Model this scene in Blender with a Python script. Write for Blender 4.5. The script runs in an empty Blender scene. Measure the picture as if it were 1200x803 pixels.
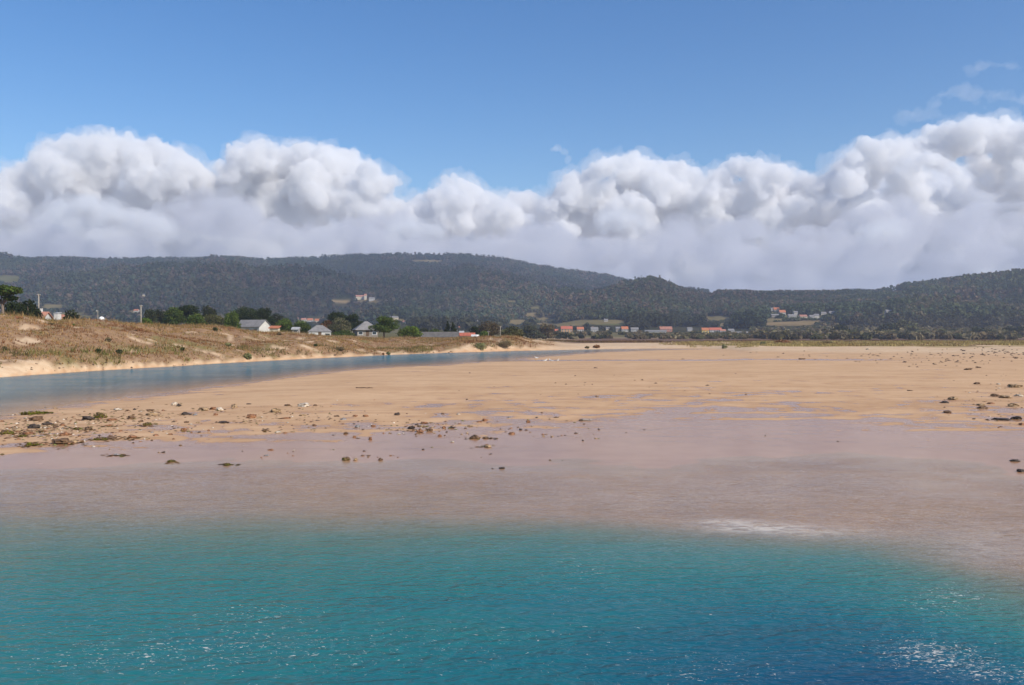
import bpy, bmesh, math, random
import numpy as np
from mathutils import Vector, Matrix, noise as mnoise

R = math.radians
scene = bpy.context.scene
COL = scene.collection
rng = np.random.default_rng(7)
random.seed(7)

# ------------------------------------------------------------------ camera model
F, CX, HY, EYE = 1050.0, 600.0, 392.0, 4.0      # focal (photo px), centre, horizon row, eye height (m)
def gX(px, Y): return (px - CX) / F * Y
def gY(py, z=0.0): return (EYE - z) * F / (py - HY)
def zpx(py, Y): return EYE + (HY - py) / F * Y

# ------------------------------------------------------------------ helpers
def tag(o, label=None, cat=None, group=None, kind=None):
    if label: o['label'] = label
    if cat: o['category'] = cat
    if group: o['group'] = group
    if kind: o['kind'] = kind
    return o
def empty(name, loc, rz=0.0):
    o = bpy.data.objects.new(name, None); COL.objects.link(o)
    o.location = loc; o.rotation_euler.z = rz; o.empty_display_size = 0.3
    return o
def link(name, me, mat=None, parent=None, loc=None, rz=0.0):
    o = bpy.data.objects.new(name, me); COL.objects.link(o)
    if mat is not None:
        for m in (mat if isinstance(mat, (list, tuple)) else [mat]): me.materials.append(m)
    if parent is not None: o.parent = parent
    if loc is not None: o.location = loc
    o.rotation_euler.z = rz
    return o
def mesh_np(name, verts, faces, attrs=None, smooth=False):
    """verts (n,3); faces (m,k) with one k"""
    verts = np.asarray(verts, dtype=np.float32); faces = np.asarray(faces, dtype=np.int32)
    me = bpy.data.meshes.new(name)
    n, (m, k) = len(verts), faces.shape
    me.vertices.add(n); me.vertices.foreach_set('co', verts.ravel())
    me.loops.add(m * k); me.loops.foreach_set('vertex_index', faces.ravel())
    me.polygons.add(m)
    me.polygons.foreach_set('loop_start', np.arange(0, m * k, k, dtype=np.int32))
    me.polygons.foreach_set('loop_total', np.full(m, k, dtype=np.int32))
    if smooth: me.polygons.foreach_set('use_smooth', np.ones(m, dtype=bool))
    me.update(calc_edges=True)
    for nm, (dom, arr) in (attrs or {}).items():
        arr = np.asarray(arr, dtype=np.float32)
        if arr.ndim == 1:
            a = me.attributes.new(nm, 'FLOAT', dom); a.data.foreach_set('value', arr)
        else:
            a = me.attributes.new(nm, 'FLOAT_COLOR', dom)
            a.data.foreach_set('color', np.c_[arr, np.ones(len(arr), np.float32)].ravel())
    me.validate()
    return me
class MB:
    def __init__(s): s.v = []; s.f = []
    def add(s, vs, fs):
        b = len(s.v); s.v += [tuple(v) for v in vs]; s.f += [tuple(i + b for i in f) for f in fs]; return s
    def box(s, x0, x1, y0, y1, z0, z1):
        return s.add([(x0,y0,z0),(x1,y0,z0),(x1,y1,z0),(x0,y1,z0),(x0,y0,z1),(x1,y0,z1),(x1,y1,z1),(x0,y1,z1)],
                     [(3,2,1,0),(4,5,6,7),(0,1,5,4),(1,2,6,5),(2,3,7,6),(3,0,4,7)])
    def tube(s, pts, rad, n=7):
        pts = [Vector(p) for p in pts]; b = len(s.v); k = len(pts)
        for i, p in enumerate(pts):
            t = (pts[min(i+1,k-1)] - pts[max(i-1,0)]).normalized()
            a = t.orthogonal().normalized(); c = t.cross(a)
            r = rad[i] if isinstance(rad, (list, tuple)) else rad
            for j in range(n):
                an = 2*math.pi*j/n
                s.v.append(tuple(p + (a*math.cos(an) + c*math.sin(an))*r))
        for i in range(k-1):
            for j in range(n):
                s.f.append((b+i*n+j, b+i*n+(j+1)%n, b+(i+1)*n+(j+1)%n, b+(i+1)*n+j))
        s.f.append(tuple(b+j for j in range(n))[::-1]); s.f.append(tuple(b+(k-1)*n+j for j in range(n)))
        return s
    def build(s, name, mat, parent=None, loc=None, rz=0.0, smooth=False):
        me = bpy.data.meshes.new(name); me.from_pydata(s.v, [], s.f); me.update()
        if smooth: me.polygons.foreach_set('use_smooth', np.ones(len(me.polygons), dtype=bool))
        return link(name, me, mat, parent, loc, rz)

# numpy value noise
_T = np.random.default_rng(3).random((256, 256))
def vnoise(x, y):
    xi = np.floor(x).astype(int); yi = np.floor(y).astype(int)
    fx = x - xi; fy = y - yi
    fx = fx*fx*(3-2*fx); fy = fy*fy*(3-2*fy)
    a = _T[xi & 255, yi & 255]; b = _T[(xi+1) & 255, yi & 255]
    c = _T[xi & 255, (yi+1) & 255]; d = _T[(xi+1) & 255, (yi+1) & 255]
    return (a*(1-fx)+b*fx)*(1-fy) + (c*(1-fx)+d*fx)*fy
def fbm(x, y, o=4):
    s = 0; a = 1.0; t = 0
    for i in range(o):
        s = s + a*vnoise(x*2**i + 17.3*i, y*2**i + 9.1*i); t += a; a *= .5
    return s/t
def sstep(a, b, x):
    t = np.clip((x-a)/(b-a), 0, 1); return t*t*(3-2*t)

# ------------------------------------------------------------------ materials
def new_mat(name):
    m = bpy.data.materials.new(name); m.use_nodes = True
    nt = m.node_tree; nt.nodes.clear()
    return m, nt
class NT:
    def __init__(s, nt): s.nt = nt
    def n(s, t, **kw):
        nd = s.nt.nodes.new(t)
        for k, v in kw.items():
            if k.startswith('i_'):
                nd.inputs[k[2:].replace('_', ' ')].default_value = v
            else: setattr(nd, k, v)
        return nd
    def l(s, a, b): s.nt.links.new(a, b)
    def put(s, sock, v):
        if isinstance(v, (int, float)): sock.default_value = v
        elif isinstance(v, tuple): sock.default_value = v if len(v) != 3 or sock.type == 'VECTOR' else (*v, 1)
        else: s.l(v, sock)
    def math(s, op, a, b=0.0, clamp=False):
        nd = s.n('ShaderNodeMath', operation=op, use_clamp=clamp); s.put(nd.inputs[0], a); s.put(nd.inputs[1], b); return nd.outputs[0]
    def mix(s, f, a, b):
        nd = s.n('ShaderNodeMix', data_type='RGBA'); s.put(nd.inputs[0], f); s.put(nd.inputs[6], a); s.put(nd.inputs[7], b); return nd.outputs[2]
    def mul(s, f, a, b):
        nd = s.n('ShaderNodeMix', data_type='RGBA', blend_type='MULTIPLY'); s.put(nd.inputs[0], f); s.put(nd.inputs[6], a); s.put(nd.inputs[7], b); return nd.outputs[2]
    def rng(s, v, a, b, c=0.0, d=1.0, smooth=True):
        nd = s.n('ShaderNodeMapRange', interpolation_type='SMOOTHSTEP' if smooth else 'LINEAR')
        s.put(nd.inputs[0], v); 
        for i, q in enumerate((a, b, c, d)): nd.inputs[i+1].default_value = q
        return nd.outputs[0]
    def attr(s, name, col=False):
        nd = s.n('ShaderNodeAttribute', attribute_name=name); return nd.outputs['Color' if col else 'Fac']
    def coords(s, scale=(1,1,1), loc=(0,0,0)):
        tc = s.n('ShaderNodeTexCoord'); mp = s.n('ShaderNodeMapping')
        mp.inputs['Scale'].default_value = scale; mp.inputs['Location'].default_value = loc
        s.l(tc.outputs['Object'], mp.inputs[0]); return mp.outputs[0]
    def noise(s, vec, scale, detail=4, rough=.55, dist=0.0):
        nd = s.n('ShaderNodeTexNoise'); s.l(vec, nd.inputs['Vector'])
        nd.inputs['Scale'].default_value = scale; nd.inputs['Detail'].default_value = detail
        nd.inputs['Roughness'].default_value = rough; nd.inputs['Distortion'].default_value = dist
        return nd.outputs['Fac']
    def bump(s, h, dist, strength=1.0):
        nd = s.n('ShaderNodeBump'); s.l(h, nd.inputs['Height']); nd.inputs['Distance'].default_value = dist
        nd.inputs['Strength'].default_value = strength; return nd.outputs[0]
    def out(s, surf=None, vol=None):
        o = s.n('ShaderNodeOutputMaterial')
        if surf is not None: s.l(surf, o.inputs['Surface'])
        if vol is not None: s.l(vol, o.inputs['Volume'])
def simple(name, col, var=.25, scale=2.0, rough=.85, spec=.3, bump=0.0):
    m, nt = new_mat(name); g = NT(nt)
    v = g.coords(); nz = g.noise(v, scale, 5)
    dark = tuple(c*(1-var) for c in col); lite = tuple(min(1, c*(1+var)) for c in col)
    c = g.mix(g.rng(nz, .3, .7), dark, lite)
    b = g.n('ShaderNodeBsdfPrincipled'); g.put(b.inputs['Base Color'], c)
    b.inputs['Roughness'].default_value = rough; b.inputs['Specular IOR Level'].default_value = spec
    if bump: g.l(g.bump(nz, bump), b.inputs['Normal'])
    g.out(b.outputs[0]); return m
def foliage(name, scale=1.0):
    """per-leaf colour stored on the mesh (attribute tint), thin leaves let some light through"""
    m, nt = new_mat(name); g = NT(nt)
    c = g.attr('tint', True)
    d = g.n('ShaderNodeBsdfDiffuse'); g.l(c, d.inputs[0])
    t = g.n('ShaderNodeBsdfTranslucent'); g.l(c, t.inputs[0])
    mx = g.n('ShaderNodeMixShader'); mx.inputs[0].default_value = .3
    g.l(d.outputs[0], mx.inputs[1]); g.l(t.outputs[0], mx.inputs[2])
    g.out(mx.outputs[0]); return m
M = {}
M['leaf'] = foliage('leaf_material')
M['bark'] = simple('bark', (.16, .12, .09), .35, 6)
M['white_wall'] = simple('white_wall', (.60, .57, .52), .06, .6)
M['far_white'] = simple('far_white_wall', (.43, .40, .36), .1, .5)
M['cream_wall'] = simple('cream_wall', (.62, .52, .38), .08, .6)
M['yellow_wall'] = simple('yellow_wall', (.60, .42, .12), .08, .6)
M['orange_wall'] = simple('orange_wall', (.50, .28, .13), .08, .6)
M['grey_wall'] = simple('grey_wall', (.36, .34, .32), .12, .6)
M['stone_wall'] = simple('stone_wall', (.26, .22, .18), .25, 1.5)
M['grey_roof'] = simple('grey_roof', (.21, .195, .185), .18, 1.2)
M['pale_roof'] = simple('pale_roof', (.36, .35, .34), .12, 1.0)
M['red_roof'] = simple('red_roof', (.42, .12, .07), .22, 1.6)
M['orange_roof'] = simple('orange_roof', (.44, .155, .075), .22, 1.6)
M['salmon_roof'] = simple('salmon_roof', (.42, .19, .13), .2, 1.6)
M['brick_roof'] = simple('brick_roof', (.36, .16, .11), .25, 1.6)
M['dark_roof'] = simple('dark_roof', (.125, .112, .10), .2, 1.2)
M['glass'] = simple('window_glass', (.04, .05, .06), .2, 2, rough=.15, spec=.6)
M['dark_wood'] = simple('dark_wood', (.12, .075, .045), .3, 5)
M['grey_wood'] = simple('grey_wood', (.32, .28, .24), .25, 5)
M['concrete'] = simple('concrete', (.30, .26, .21), .15, 3)
M['white_paint'] = simple('white_paint', (.8, .79, .76), .05, 3, rough=.5)
M['feather_white'] = simple('feather_white', (.8, .79, .77), .06, 10)
M['feather_grey'] = simple('feather_grey', (.33, .34, .36), .1, 10)
M['beak'] = simple('beak_yellow', (.6, .38, .05), .1, 20)
M['dark_metal'] = simple('dark_metal', (.1, .1, .1), .2, 8, rough=.5)
ROCK = {'brown': (.125, .07, .035), 'dark': (.05, .034, .024), 'rust': (.22, .10, .045), 'tan': (.28, .185, .10),
        'pale': (.46, .38, .29), 'olive': (.14, .12, .03), 'grey': (.22, .2, .19)}
for k, c in ROCK.items(): M['rock_'+k] = simple(k+'_rock', c, .5, 4, rough=.7, spec=.4, bump=.03)

# ------------------------------------------------------------------ TERRAIN HEIGHTS
px_cols = np.unique(np.concatenate([np.linspace(-6000, -900, 24), np.linspace(-900, -200, 50),
                                    np.arange(-200, 1401, 5.0), np.linspace(1400, 2100, 50), np.linspace(2100, 7200, 24)]))
d_rows = np.concatenate([np.geomspace(2.0, 760, 520), np.geomspace(775, 6900, 45)])
NC, NR = len(px_cols), len(d_rows)
P = lambda *a: np.array(a, float)
def feat(pts):
    """pts: (px, py, z) at the water plane or (px, None, z, d)"""
    x = []; dd = []; zz = []
    for p in pts:
        x.append(p[0]); z = p[2]; zz.append(z)
        dd.append(p[3] if p[1] is None else gY(p[1], z))
    return np.interp(px_cols, x, dd), np.interp(px_cols, x, zz)
FE = []
FE.append(feat([(0,None,-1.7,2.0),(1200,None,-2.6,2.0)]))
FE.append(feat([(0,None,-1.15,9.0),(400,None,-1.35,9.0),(650,None,-1.5,9.0),(800,None,-2.0,9.2),(1050,None,-2.5,9.8),(1200,None,-2.2,9.5)]))
FE.append(feat([(0,None,-.85,13.5),(400,None,-1.0,13.2),(700,None,-1.25,13.5),(950,None,-1.35,13.5),(1070,None,-1.0,13.3),(1200,None,-.55,12.6)]))
FE.append(feat([(0,None,-.50,17.0),(400,None,-.50,17.2),(650,None,-.48,17.6),(860,None,-.26,17.6),(1000,None,-.36,16.6),(1080,None,-.3,15.9),(1140,None,-.16,15.6),(1200,None,-.1,15.4)]))
FE.append(feat([(0,None,-.12,20.6),(300,None,-.11,20.6),(650,None,-.09,20.0),(850,None,-.05,18.9),(930,None,-.05,18.6),(1100,None,-.06,18.6),(1200,None,-.05,18.4)]))
FE.append(feat([(0,552,.0),(150,548,0),(300,546,0),(500,545,0),(640,548,0),(760,540,0),(900,530,0),(1030,532,0),(1200,548,0)]))
FE.append(feat([(0,508,.10),(200,500,.10),(480,492,.10),(640,490,.10),(800,484,.10),(1000,482,.12),(1200,490,.14)]))
FE.append(feat([(-200,497,.05),(0,496,.08),(150,484,.12),(250,470,.16),(330,462,.25),(420,452,.3),(600,445,.35),(800,440,.42),(1200,440,.5)]))
FE.append(feat([(-200,492,.0),(0,488,.0),(100,472,.0),(200,459,.0),(300,448,.0),(350,440,.0),(400,435,.04),(450,431.5,.04),(520,428.5,.04),(600,422,.03),(650,417.5,.03),(700,413,.04),(760,411,.05),(830,409.6,.1),(880,414,.55),(1000,417,.6),(1200,421,.7)]))
FE.append(feat([(-200,462,-1.2),(0,458,-1.2),(200,441,-1.2),(300,433,-1.2),(400,426,-1.1),(500,420,-1),(600,415.5,-.9),(650,413.2,-.6),(700,411,-.4),(760,409.6,-.25),(830,408.7,-.1),(880,411,.75),(1000,413,.8),(1200,414,.9)]))
FE.append(feat([(-200,452,0),(0,443.5,.0),(100,437.5,.0),(150,435,0),(200,429.5,0),(300,425,0),(350,423,0),(400,420.2,0),(450,418.2,0),(500,416,0),(560,413.6,0),(600,412,0),(680,410.4,0),(760,409,0),(840,408,0.1),(880,408.6,.95),(1000,409,1.05),(1200,410,1.2)]))
FE.append(feat([(-200,448,.3),(0,437,.45),(60,435.5,.4),(150,432,.45),(200,427,.45),(300,423,.5),(400,418.4,.5),(440,416.5,.5),(520,413.5,.45),(560,411.2,.8),(610,408.8,1.0),(640,408.2,.5),(700,408.5,.35),(840,407.3,.35),(880,407,1.05),(1000,407,1.2),(1200,408,1.4)]))
FE.append(feat([(-200,None,1.5,90),(0,424,1.3),(100,421,1.4),(150,427,1.1),(200,421,1.2),(260,416,1.2),(330,418,1.2),(400,414,1.1),(430,412,.8),(470,411,.7),(520,407.5,1.3),(560,405,1.7),(610,404,1.7),(650,405.2,.9),(700,406,.7),(840,406,.6),(880,405.5,1.0),(1000,405,1.1),(1200,405.5,1.3)]))
FE.append(feat([(-200,None,4.5,100),(0,None,4.3,101),(100,None,4.1,112),(200,None,3.9,138),(300,None,3.4,160),(380,None,2.7,170),(430,None,1.3,205),(470,None,1.2,215),(520,None,2.2,214),(560,None,2.7,222),(610,None,2.8,232),(650,None,1.3,262),(720,None,.9,330),(880,None,.95,330),(1200,None,1.1,340)]))
FE.append(feat([(-200,None,7.0,118),(0,None,6.6,118),(50,None,6.15,124),(100,None,5.8,130),(150,None,5.95,146),(200,None,5.7,165),(250,None,5.4,180),(300,None,4.6,195),(340,None,4.3,200),(380,None,3.5,203),(430,None,2.85,230),(480,None,2.7,238),(520,None,2.55,232),(560,None,2.9,240),(600,None,2.95,250),(620,None,2.2,262),(660,None,.9,300),(720,None,.6,360),(880,None,.8,380),(1200,None,.9,400)]))
FE.append(feat([(-200,None,4.5,190),(200,None,4.0,230),(380,None,3.0,260),(600,None,2.2,300),(680,None,.6,380),(1200,None,.5,450)]))
FE.append(feat([(-200,None,5,420),(300,None,3.6,420),(540,None,2.6,420),(640,None,.9,470),(700,None,.35,520),(1200,None,.3,520)]))
FE.append(feat([(-200,None,9,700),(300,None,5,700),(560,None,3,700),(650,None,.4,690),(1200,None,.2,690)]))
FE.append(feat([(-200,None,16,1000),(300,None,9,1000),(650,None,5.6,1000),(900,None,5.2,1000),(1200,None,6,1000)]))
FE.append(feat([(0,None,12,1300),(1200,None,12,1300)]))
FE.append(feat([(0,None,6,2000),(1200,None,6,2000)]))
FE.append(feat([(0,None,0,7000),(1200,None,0,7000)]))
FD = np.array([f[0] for f in FE]); FZ = np.array([f[1] for f in FE])
for i in range(1, len(FD)): FD[i] = np.maximum(FD[i], FD[i-1]*1.004 + .05)
Z = np.zeros((NR, NC)); K = np.zeros((NR, NC))            # K: continuous feature index (which zone a point lies in)
for j in range(NC):
    Z[:, j] = np.interp(d_rows, FD[:, j], FZ[:, j]); K[:, j] = np.interp(d_rows, FD[:, j], np.arange(len(FD)))
def blur(a, n):
    for _ in range(n):
        a = (np.vstack([a[:1], a[:-1]]) + 2*a + np.vstack([a[1:], a[-1:]]))/4
        a = (np.hstack([a[:, :1], a[:, :-1]]) + 2*a + np.hstack([a[:, 1:], a[:, -1:]]))/4
    return a
Z = blur(Z, 3)
PXg, Dg = np.meshgrid(px_cols, d_rows)
Xg, Yg = (PXg-CX)/F*Dg, Dg
leftw = 1 - sstep(600, 680, PXg)                              # the dune side
dune = sstep(11.6, 12.6, K)*(1-sstep(14.8, 16, K))*leftw
Z += dune*((fbm(Xg/9, Yg/9, 5)-.5)*4.2*(.35+.65*sstep(11.8,13.2,K)*(1-.85*sstep(13.2,13.9,K))))
bank = sstep(10.2, 11, K)*(1-sstep(12, 13, K))*leftw          # little sand scarps along the far bank
Z += bank*(fbm(Xg/4+40, Yg/4, 4)-.45)*.5
bar = sstep(4.6, 5.4, K)*(1-sstep(8, 8.3, K))
Z += bar*((fbm(Xg/7, Yg/7, 4)-.5)*.05 + (fbm(Xg/1.6+9, Yg/1.6, 3)-.5)*.025)
sea = sstep(1.0, 2, K)*(1-sstep(4.8, 5.2, K))
Z += sea*(fbm(Xg/3+70, Yg/2+3, 4)-.5)*.22*sstep(-.02, -.5, Z)
Z += (1-sstep(4.8,5.2,K))*sstep(3.6,4.3,K)*(fbm(Xg/2.2+30, Yg/1.6, 3)-.5)*.07
right_b = (1-leftw)*sstep(8.6, 9.4, K)*(1-sstep(16, 17, K))*sstep(820, 900, PXg)
Z += right_b*(fbm(Xg/6, Yg/10, 4)-.5)*.5
# a wet runnel across the bar
run_y = np.interp(px_cols, [400, 560, 700, 860, 1000, 1100], [428, 420.3, 421.2, 422.2, 423.5, 425])
run_d = gY(run_y, .3)
runnel = np.exp(-((Dg-run_d[None])/3.4)**2)*sstep(500, 580, PXg)*(1-sstep(980, 1120, PXg))
Z -= runnel*.12
ld_rows = np.log(d_rows)
def grid_at(A, px, d):
    px = np.clip(np.asarray(px, float), px_cols[0], px_cols[-1]); ld = np.log(np.clip(np.asarray(d, float), d_rows[0], d_rows[-1]))
    j = np.clip(np.searchsorted(px_cols, px)-1, 0, NC-2); i = np.clip(np.searchsorted(ld_rows, ld)-1, 0, NR-2)
    fx = (px-px_cols[j])/(px_cols[j+1]-px_cols[j]); fy = (ld-ld_rows[i])/(ld_rows[i+1]-ld_rows[i])
    return (A[i,j]*(1-fx)+A[i,j+1]*fx)*(1-fy)+(A[i+1,j]*(1-fx)+A[i+1,j+1]*fx)*fy
def zground(px, d): return grid_at(Z, px, d)

# ---- hills (polar ridges round the estuary)
RIDGES = [  # ridge distance, foot distance, foot height, skyline (px, py), tree height on it
    (3200, 1250, 9, [(-600,312),(-200,309),(0,305),(60,303),(150,302.5),(250,302.5),(310,304.5),(360,301.5),(420,298.5),(480,297.5),(540,298),(570,300),(600,304),(640,312),(690,319),(715,323),(740,331),(780,340),(850,346),(1000,350),(1800,352)], 11),
    (1900, 1020, 6, [(-600,396),(520,394),(600,384),(650,366),(690,346),(720,334),(738,330),(760,325),(775,328),(790,334),(820,343),(850,349),(900,362),(960,388),(1000,396),(1800,396)], 11),
    (2050, 1040, 6, [(-600,396),(720,396),(780,376),(820,354),(842,345),(900,343),(950,342.5),(1000,341.5),(1030,339),(1045,335),(1060,332.5),(1090,330),(1120,326),(1140,323),(1170,321),(1200,318),(1400,312),(1800,310)], 11),
    (5600, 4300, 10, [(-600,340),(700,352),(830,344),(860,341.5),(885,340),(910,342),(935,343),(960,340.5),(985,337.5),(1005,336),(1030,338),(1070,342),(1200,346),(1800,346)], 0),
]
h_cols = np.concatenate([np.linspace(-900, -60, 60, endpoint=False), np.arange(-60, 1260, 5.0), np.linspace(1260, 2100, 60)])
h_rows = np.concatenate([np.geomspace(900, 3700, 190), np.geomspace(3750, 6600, 30)])
def hill_z(px, d):
    px = np.asarray(px, float); d = np.asarray(d, float)
    X = (px-CX)/F*d
    z = np.full(np.broadcast(px, d).shape, -3.0)
    for q, (rd, fd, fz, pts, th) in enumerate(RIDGES):
        a = np.array(pts, float)
        H = zpx(np.interp(px, a[:,0], a[:,1]), rd) - th
        wob = 1 + .10*(fbm(px/90.0+5*q, d*0+q, 3)-.5)
        t = np.clip((d-fd)/(rd-fd), 0, 1)
        s = .55*t + .45*t*t*(3-2*t)
        n1 = ((fbm(X/300+q*7, d/420, 4)-.5)*.62 + (np.abs(fbm(X/520+q*3, d/900+2, 3)-.5)-.12)*.5)*4*t*(1-t)
        up = fz + (H-fz)*(s + n1)
        dn = H - (d-rd)*.16
        w = np.where(d <= rd, up, dn)
        w = np.where(d < fd, fz-(fd-d)*.05, w)
        z = np.maximum(z, w)
    return z
HP, HD = np.meshgrid(h_cols, h_rows)
HZ = hill_z(HP, HD)
def project(px, d, z): return HY + F*(EYE-z)/d
def surf_z(px, d):
    return np.maximum(zground(px, d), np.where(np.asarray(d) > 900, hill_z(px, d), -9))
def find_d(px, py, dmin=600, dmax=3600):
    """first distance along a sight line where the land rises to photo row py"""
    dd = np.geomspace(dmin, dmax, 900); zz = surf_z(np.full(900, px), dd); yy = project(px, dd, zz)
    k = np.nonzero(yy <= py)[0]
    d = dd[k[0]] if len(k) else dmax
    return float(d), float(surf_z(np.array([px]), np.array([d]))[0])

# fields cleared in the woods: px, py, half-width, half-height, tone 0 straw .. 1 green
FIELDS = [(399,353.5,11,2.6,.1),(440,353,9,1.6,.25),(628,361,9,2.2,.6),(622,369,8,3.0,.3),(606,378,12,3.2,.3),(600,353.5,7,1.5,.5),(640,375,14,2.4,.35),
          (655,380.5,30,2.4,.35),(700,377.5,34,2.8,.45),(716,379.5,20,1.8,.85),(842,373.5,17,3.6,.45),(842,380.5,13,2.2,.3),(925,379.5,30,2.4,.1),(952,377.5,20,1.8,.12),(905,375,14,2.0,.4),
          (8,327,16,4,.8),(62,359.5,13,2,.5),(85,369,16,3,.6),(98,372,14,2,.7),(1030,369.5,16,1.6,.15),(1055,341.5,12,1.0,.3),(500,306,18,1.2,.3),(1135,353,12,1.2,.2),
          (908,366,9,2.4,.7),(930,371,13,2.4,.7),(951,372.5,11,2.2,.7),(970,368.5,10,1.8,.6),(1041,367.5,6,1.8,.5),(425,351,9,2,.4),(358,377,20,2.2,.6),(466,376,9,1.8,.5),(541,386,6,2,.6),(562,377,5,1.4,.6),(160,365.5,7,1.6,.5),(169,347,4,1.2,.4),
          (853.5,359,3,1.2,.5),(876,364,3,1.2,.5),(710,376.5,5,1.4,.7)]
def field_mask(px, py):
    m = np.zeros(np.shape(px)); t = np.zeros(np.shape(px))
    wob = 1+.5*(fbm(np.asarray(px)/9.0, np.asarray(py)/3.0, 2)-.5)
    for (fx, fy, hw, hh, tone) in FIELDS:
        r = (np.abs((px-fx)/hw)**2.6 + np.abs((py-fy)/hh)**2.6)*wob
        w = np.clip((1.15-r)/.3, 0, 1)
        t = np.where(w > m, tone, t); m = np.maximum(m, w)
    return m, t

# ------------------------------------------------------------------ GROUND SHEET
def grid_faces(nr, nc):
    i = np.arange(nr-1)[:, None]*nc + np.arange(nc-1)[None]
    return np.stack([i, i+1, i+nc+1, i+nc], -1).reshape(-1, 4)
vegn = fbm(Xg/3.2, Yg/3.2, 5)
K2 = K
bare = sstep(.29, .38, vegn)
veg = leftw*sstep(11.5, 11.95, K+.5*(fbm(Xg/5,Yg/5+60,3)-.5))*(1-sstep(14.6, 15.4, K))*np.clip(bare+.12, 0, 1)
veg = np.maximum(veg, leftw*sstep(11.2, 12.0, K)*(1-sstep(12.2,12.6,K))*sstep(.55,.66,vegn))
flat_veg = leftw*sstep(14.4, 15.2, K)
grass_r = (1-leftw)*sstep(760, 860, PXg)*sstep(10.9, 11.6, K)*(1-sstep(14.0, 14.8, K))*sstep(.36, .56, fbm(Xg/9+3, Yg/22, 4))
grass_r = np.maximum(grass_r, (1-leftw)*sstep(700, 790, PXg)*(1-sstep(850,900,PXg))*sstep(8.0,8.3,K)*(1-sstep(8.9,9.3,K))*.0)
marsh = np.maximum((1-sstep(560, 660, PXg))*sstep(16.2, 16.8, K)*0, sstep(630, 690, PXg)*sstep(13.1, 13.9, K))*(1-sstep(17.0,17.3,K))
meadow = np.maximum(sstep(17.0, 17.3, K), flat_veg)
dry = np.maximum(leftw*sstep(10.3, 11.2, K), (1-leftw)*sstep(8.3, 9.6, K))
edge = np.exp(-(np.clip(Z, 0, 1)/.055)**2)*sstep(4.3,4.9,K)
seadist = np.interp(K, [4.6, 5.1, 6.0, 6.45, 6.8], [1.5, .98, .64, .30, 0])
under_ = .55*sstep(.0,-.06,Z); shal = sstep(.012,-.02,Z)
wet = np.clip(seadist*(1-under_)*np.interp(PXg, [0,300,450,700,850,950,1100,1200], [.47,.52,.64,.9,1,.8,.76,.84]) + .8*edge*(1-under_)*(1-sstep(8.9,9,K)) + 1.1*runnel, 0, 1.5)
wet *= 1-sstep(8.35, 8.6, K)*1.0
under = sstep(-.008, -.05, Z)
V = np.stack([Xg, Yg, Z], -1).reshape(-1, 3)
me = mesh_np('ground', V, grid_faces(NR, NC), {
    'veg': ('POINT', veg.ravel()), 'wet': ('POINT', wet.ravel()), 'dry': ('POINT', dry.ravel()),
    'marsh': ('POINT', marsh.ravel()), 'meadow': ('POINT', meadow.ravel()), 'grassband': ('POINT', grass_r.ravel()),
    'under': ('POINT', under.ravel()), 'shal': ('POINT', shal.ravel())}, smooth=True)
m, nt = new_mat('sand_and_marsh'); g = NT(nt)
co = g.coords()
n_big = g.noise(co, .18, 5); n_mid = g.noise(co, 1.1, 5); n_fine = g.noise(co, 9.0, 4); n_grain = g.noise(co, 40.0, 3)
sand = g.mix(g.rng(n_big, .35, .65), (.53, .335, .19), (.58, .375, .218))
sand = g.mul(g.rng(n_mid, .35, .75, 0, .5), sand, (.86, .82, .78))
sdry = g.mix(g.rng(n_mid, .35, .65), (.61, .445, .285), (.57, .395, .245))
drym = g.math('MULTIPLY', g.attr('dry'), g.rng(g.noise(co, .5, 5), .25, .5), True)
col = g.mix(drym, sand, sdry)
speck = g.rng(g.noise(g.coords((1,1,1),(31,7,0)), 2.6, 3, .6), .66, .72)
col = g.mix(g.math('MULTIPLY', g.math('MULTIPLY', speck, g.attr('dry')), .55), col, (.16, .09, .05))
# wet patches
wn = g.noise(g.coords((.55, .5, 1)), 1.0, 6, .6, .4)
wl = g.noise(g.coords((.10, .42, 1), (5, 2, 0)), 1.0, 5, .62, .5)
wsum = g.math('ADD', g.math('MULTIPLY', g.attr('wet'), .95), g.math('ADD', g.math('MULTIPLY', g.math('SUBTRACT', wn, .5), 2.1), g.math('MULTIPLY', g.math('SUBTRACT', wl, .5), 2.0)))
wetm = g.rng(wsum, .46, .60)
damp = g.rng(wsum, .1, .6)
col = g.mul(g.math('MULTIPLY', g.math('MULTIPLY', damp, .75), g.math('SUBTRACT', 1.0, g.math('MULTIPLY', g.attr('shal'), .6))), col, (.84, .78, .76))
tl = g.noise(g.coords((.035, .42, 1), (3, 1, 0)), 1.0, 5, .6, .6)
col = g.mul(g.rng(tl, .48, .66, 0, .8), col, (.88, .85, .83))
col = g.mul(g.math('MULTIPLY', g.math('MULTIPLY', wetm, .9), g.math('SUBTRACT', 1.0, g.attr('shal'))), col, (.79, .67, .57))
col = g.mul(g.attr('shal'), col, (.98, .85, .76))
rip = g.noise(g.coords((1.1, 3.6, 1), (2,8,0)), 1.0, 4, .6, .8)
col = g.mul(g.math('MULTIPLY', g.attr('under'), g.rng(rip, .42, .62, 0, .55)), col, (.74, .70, .68))
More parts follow.
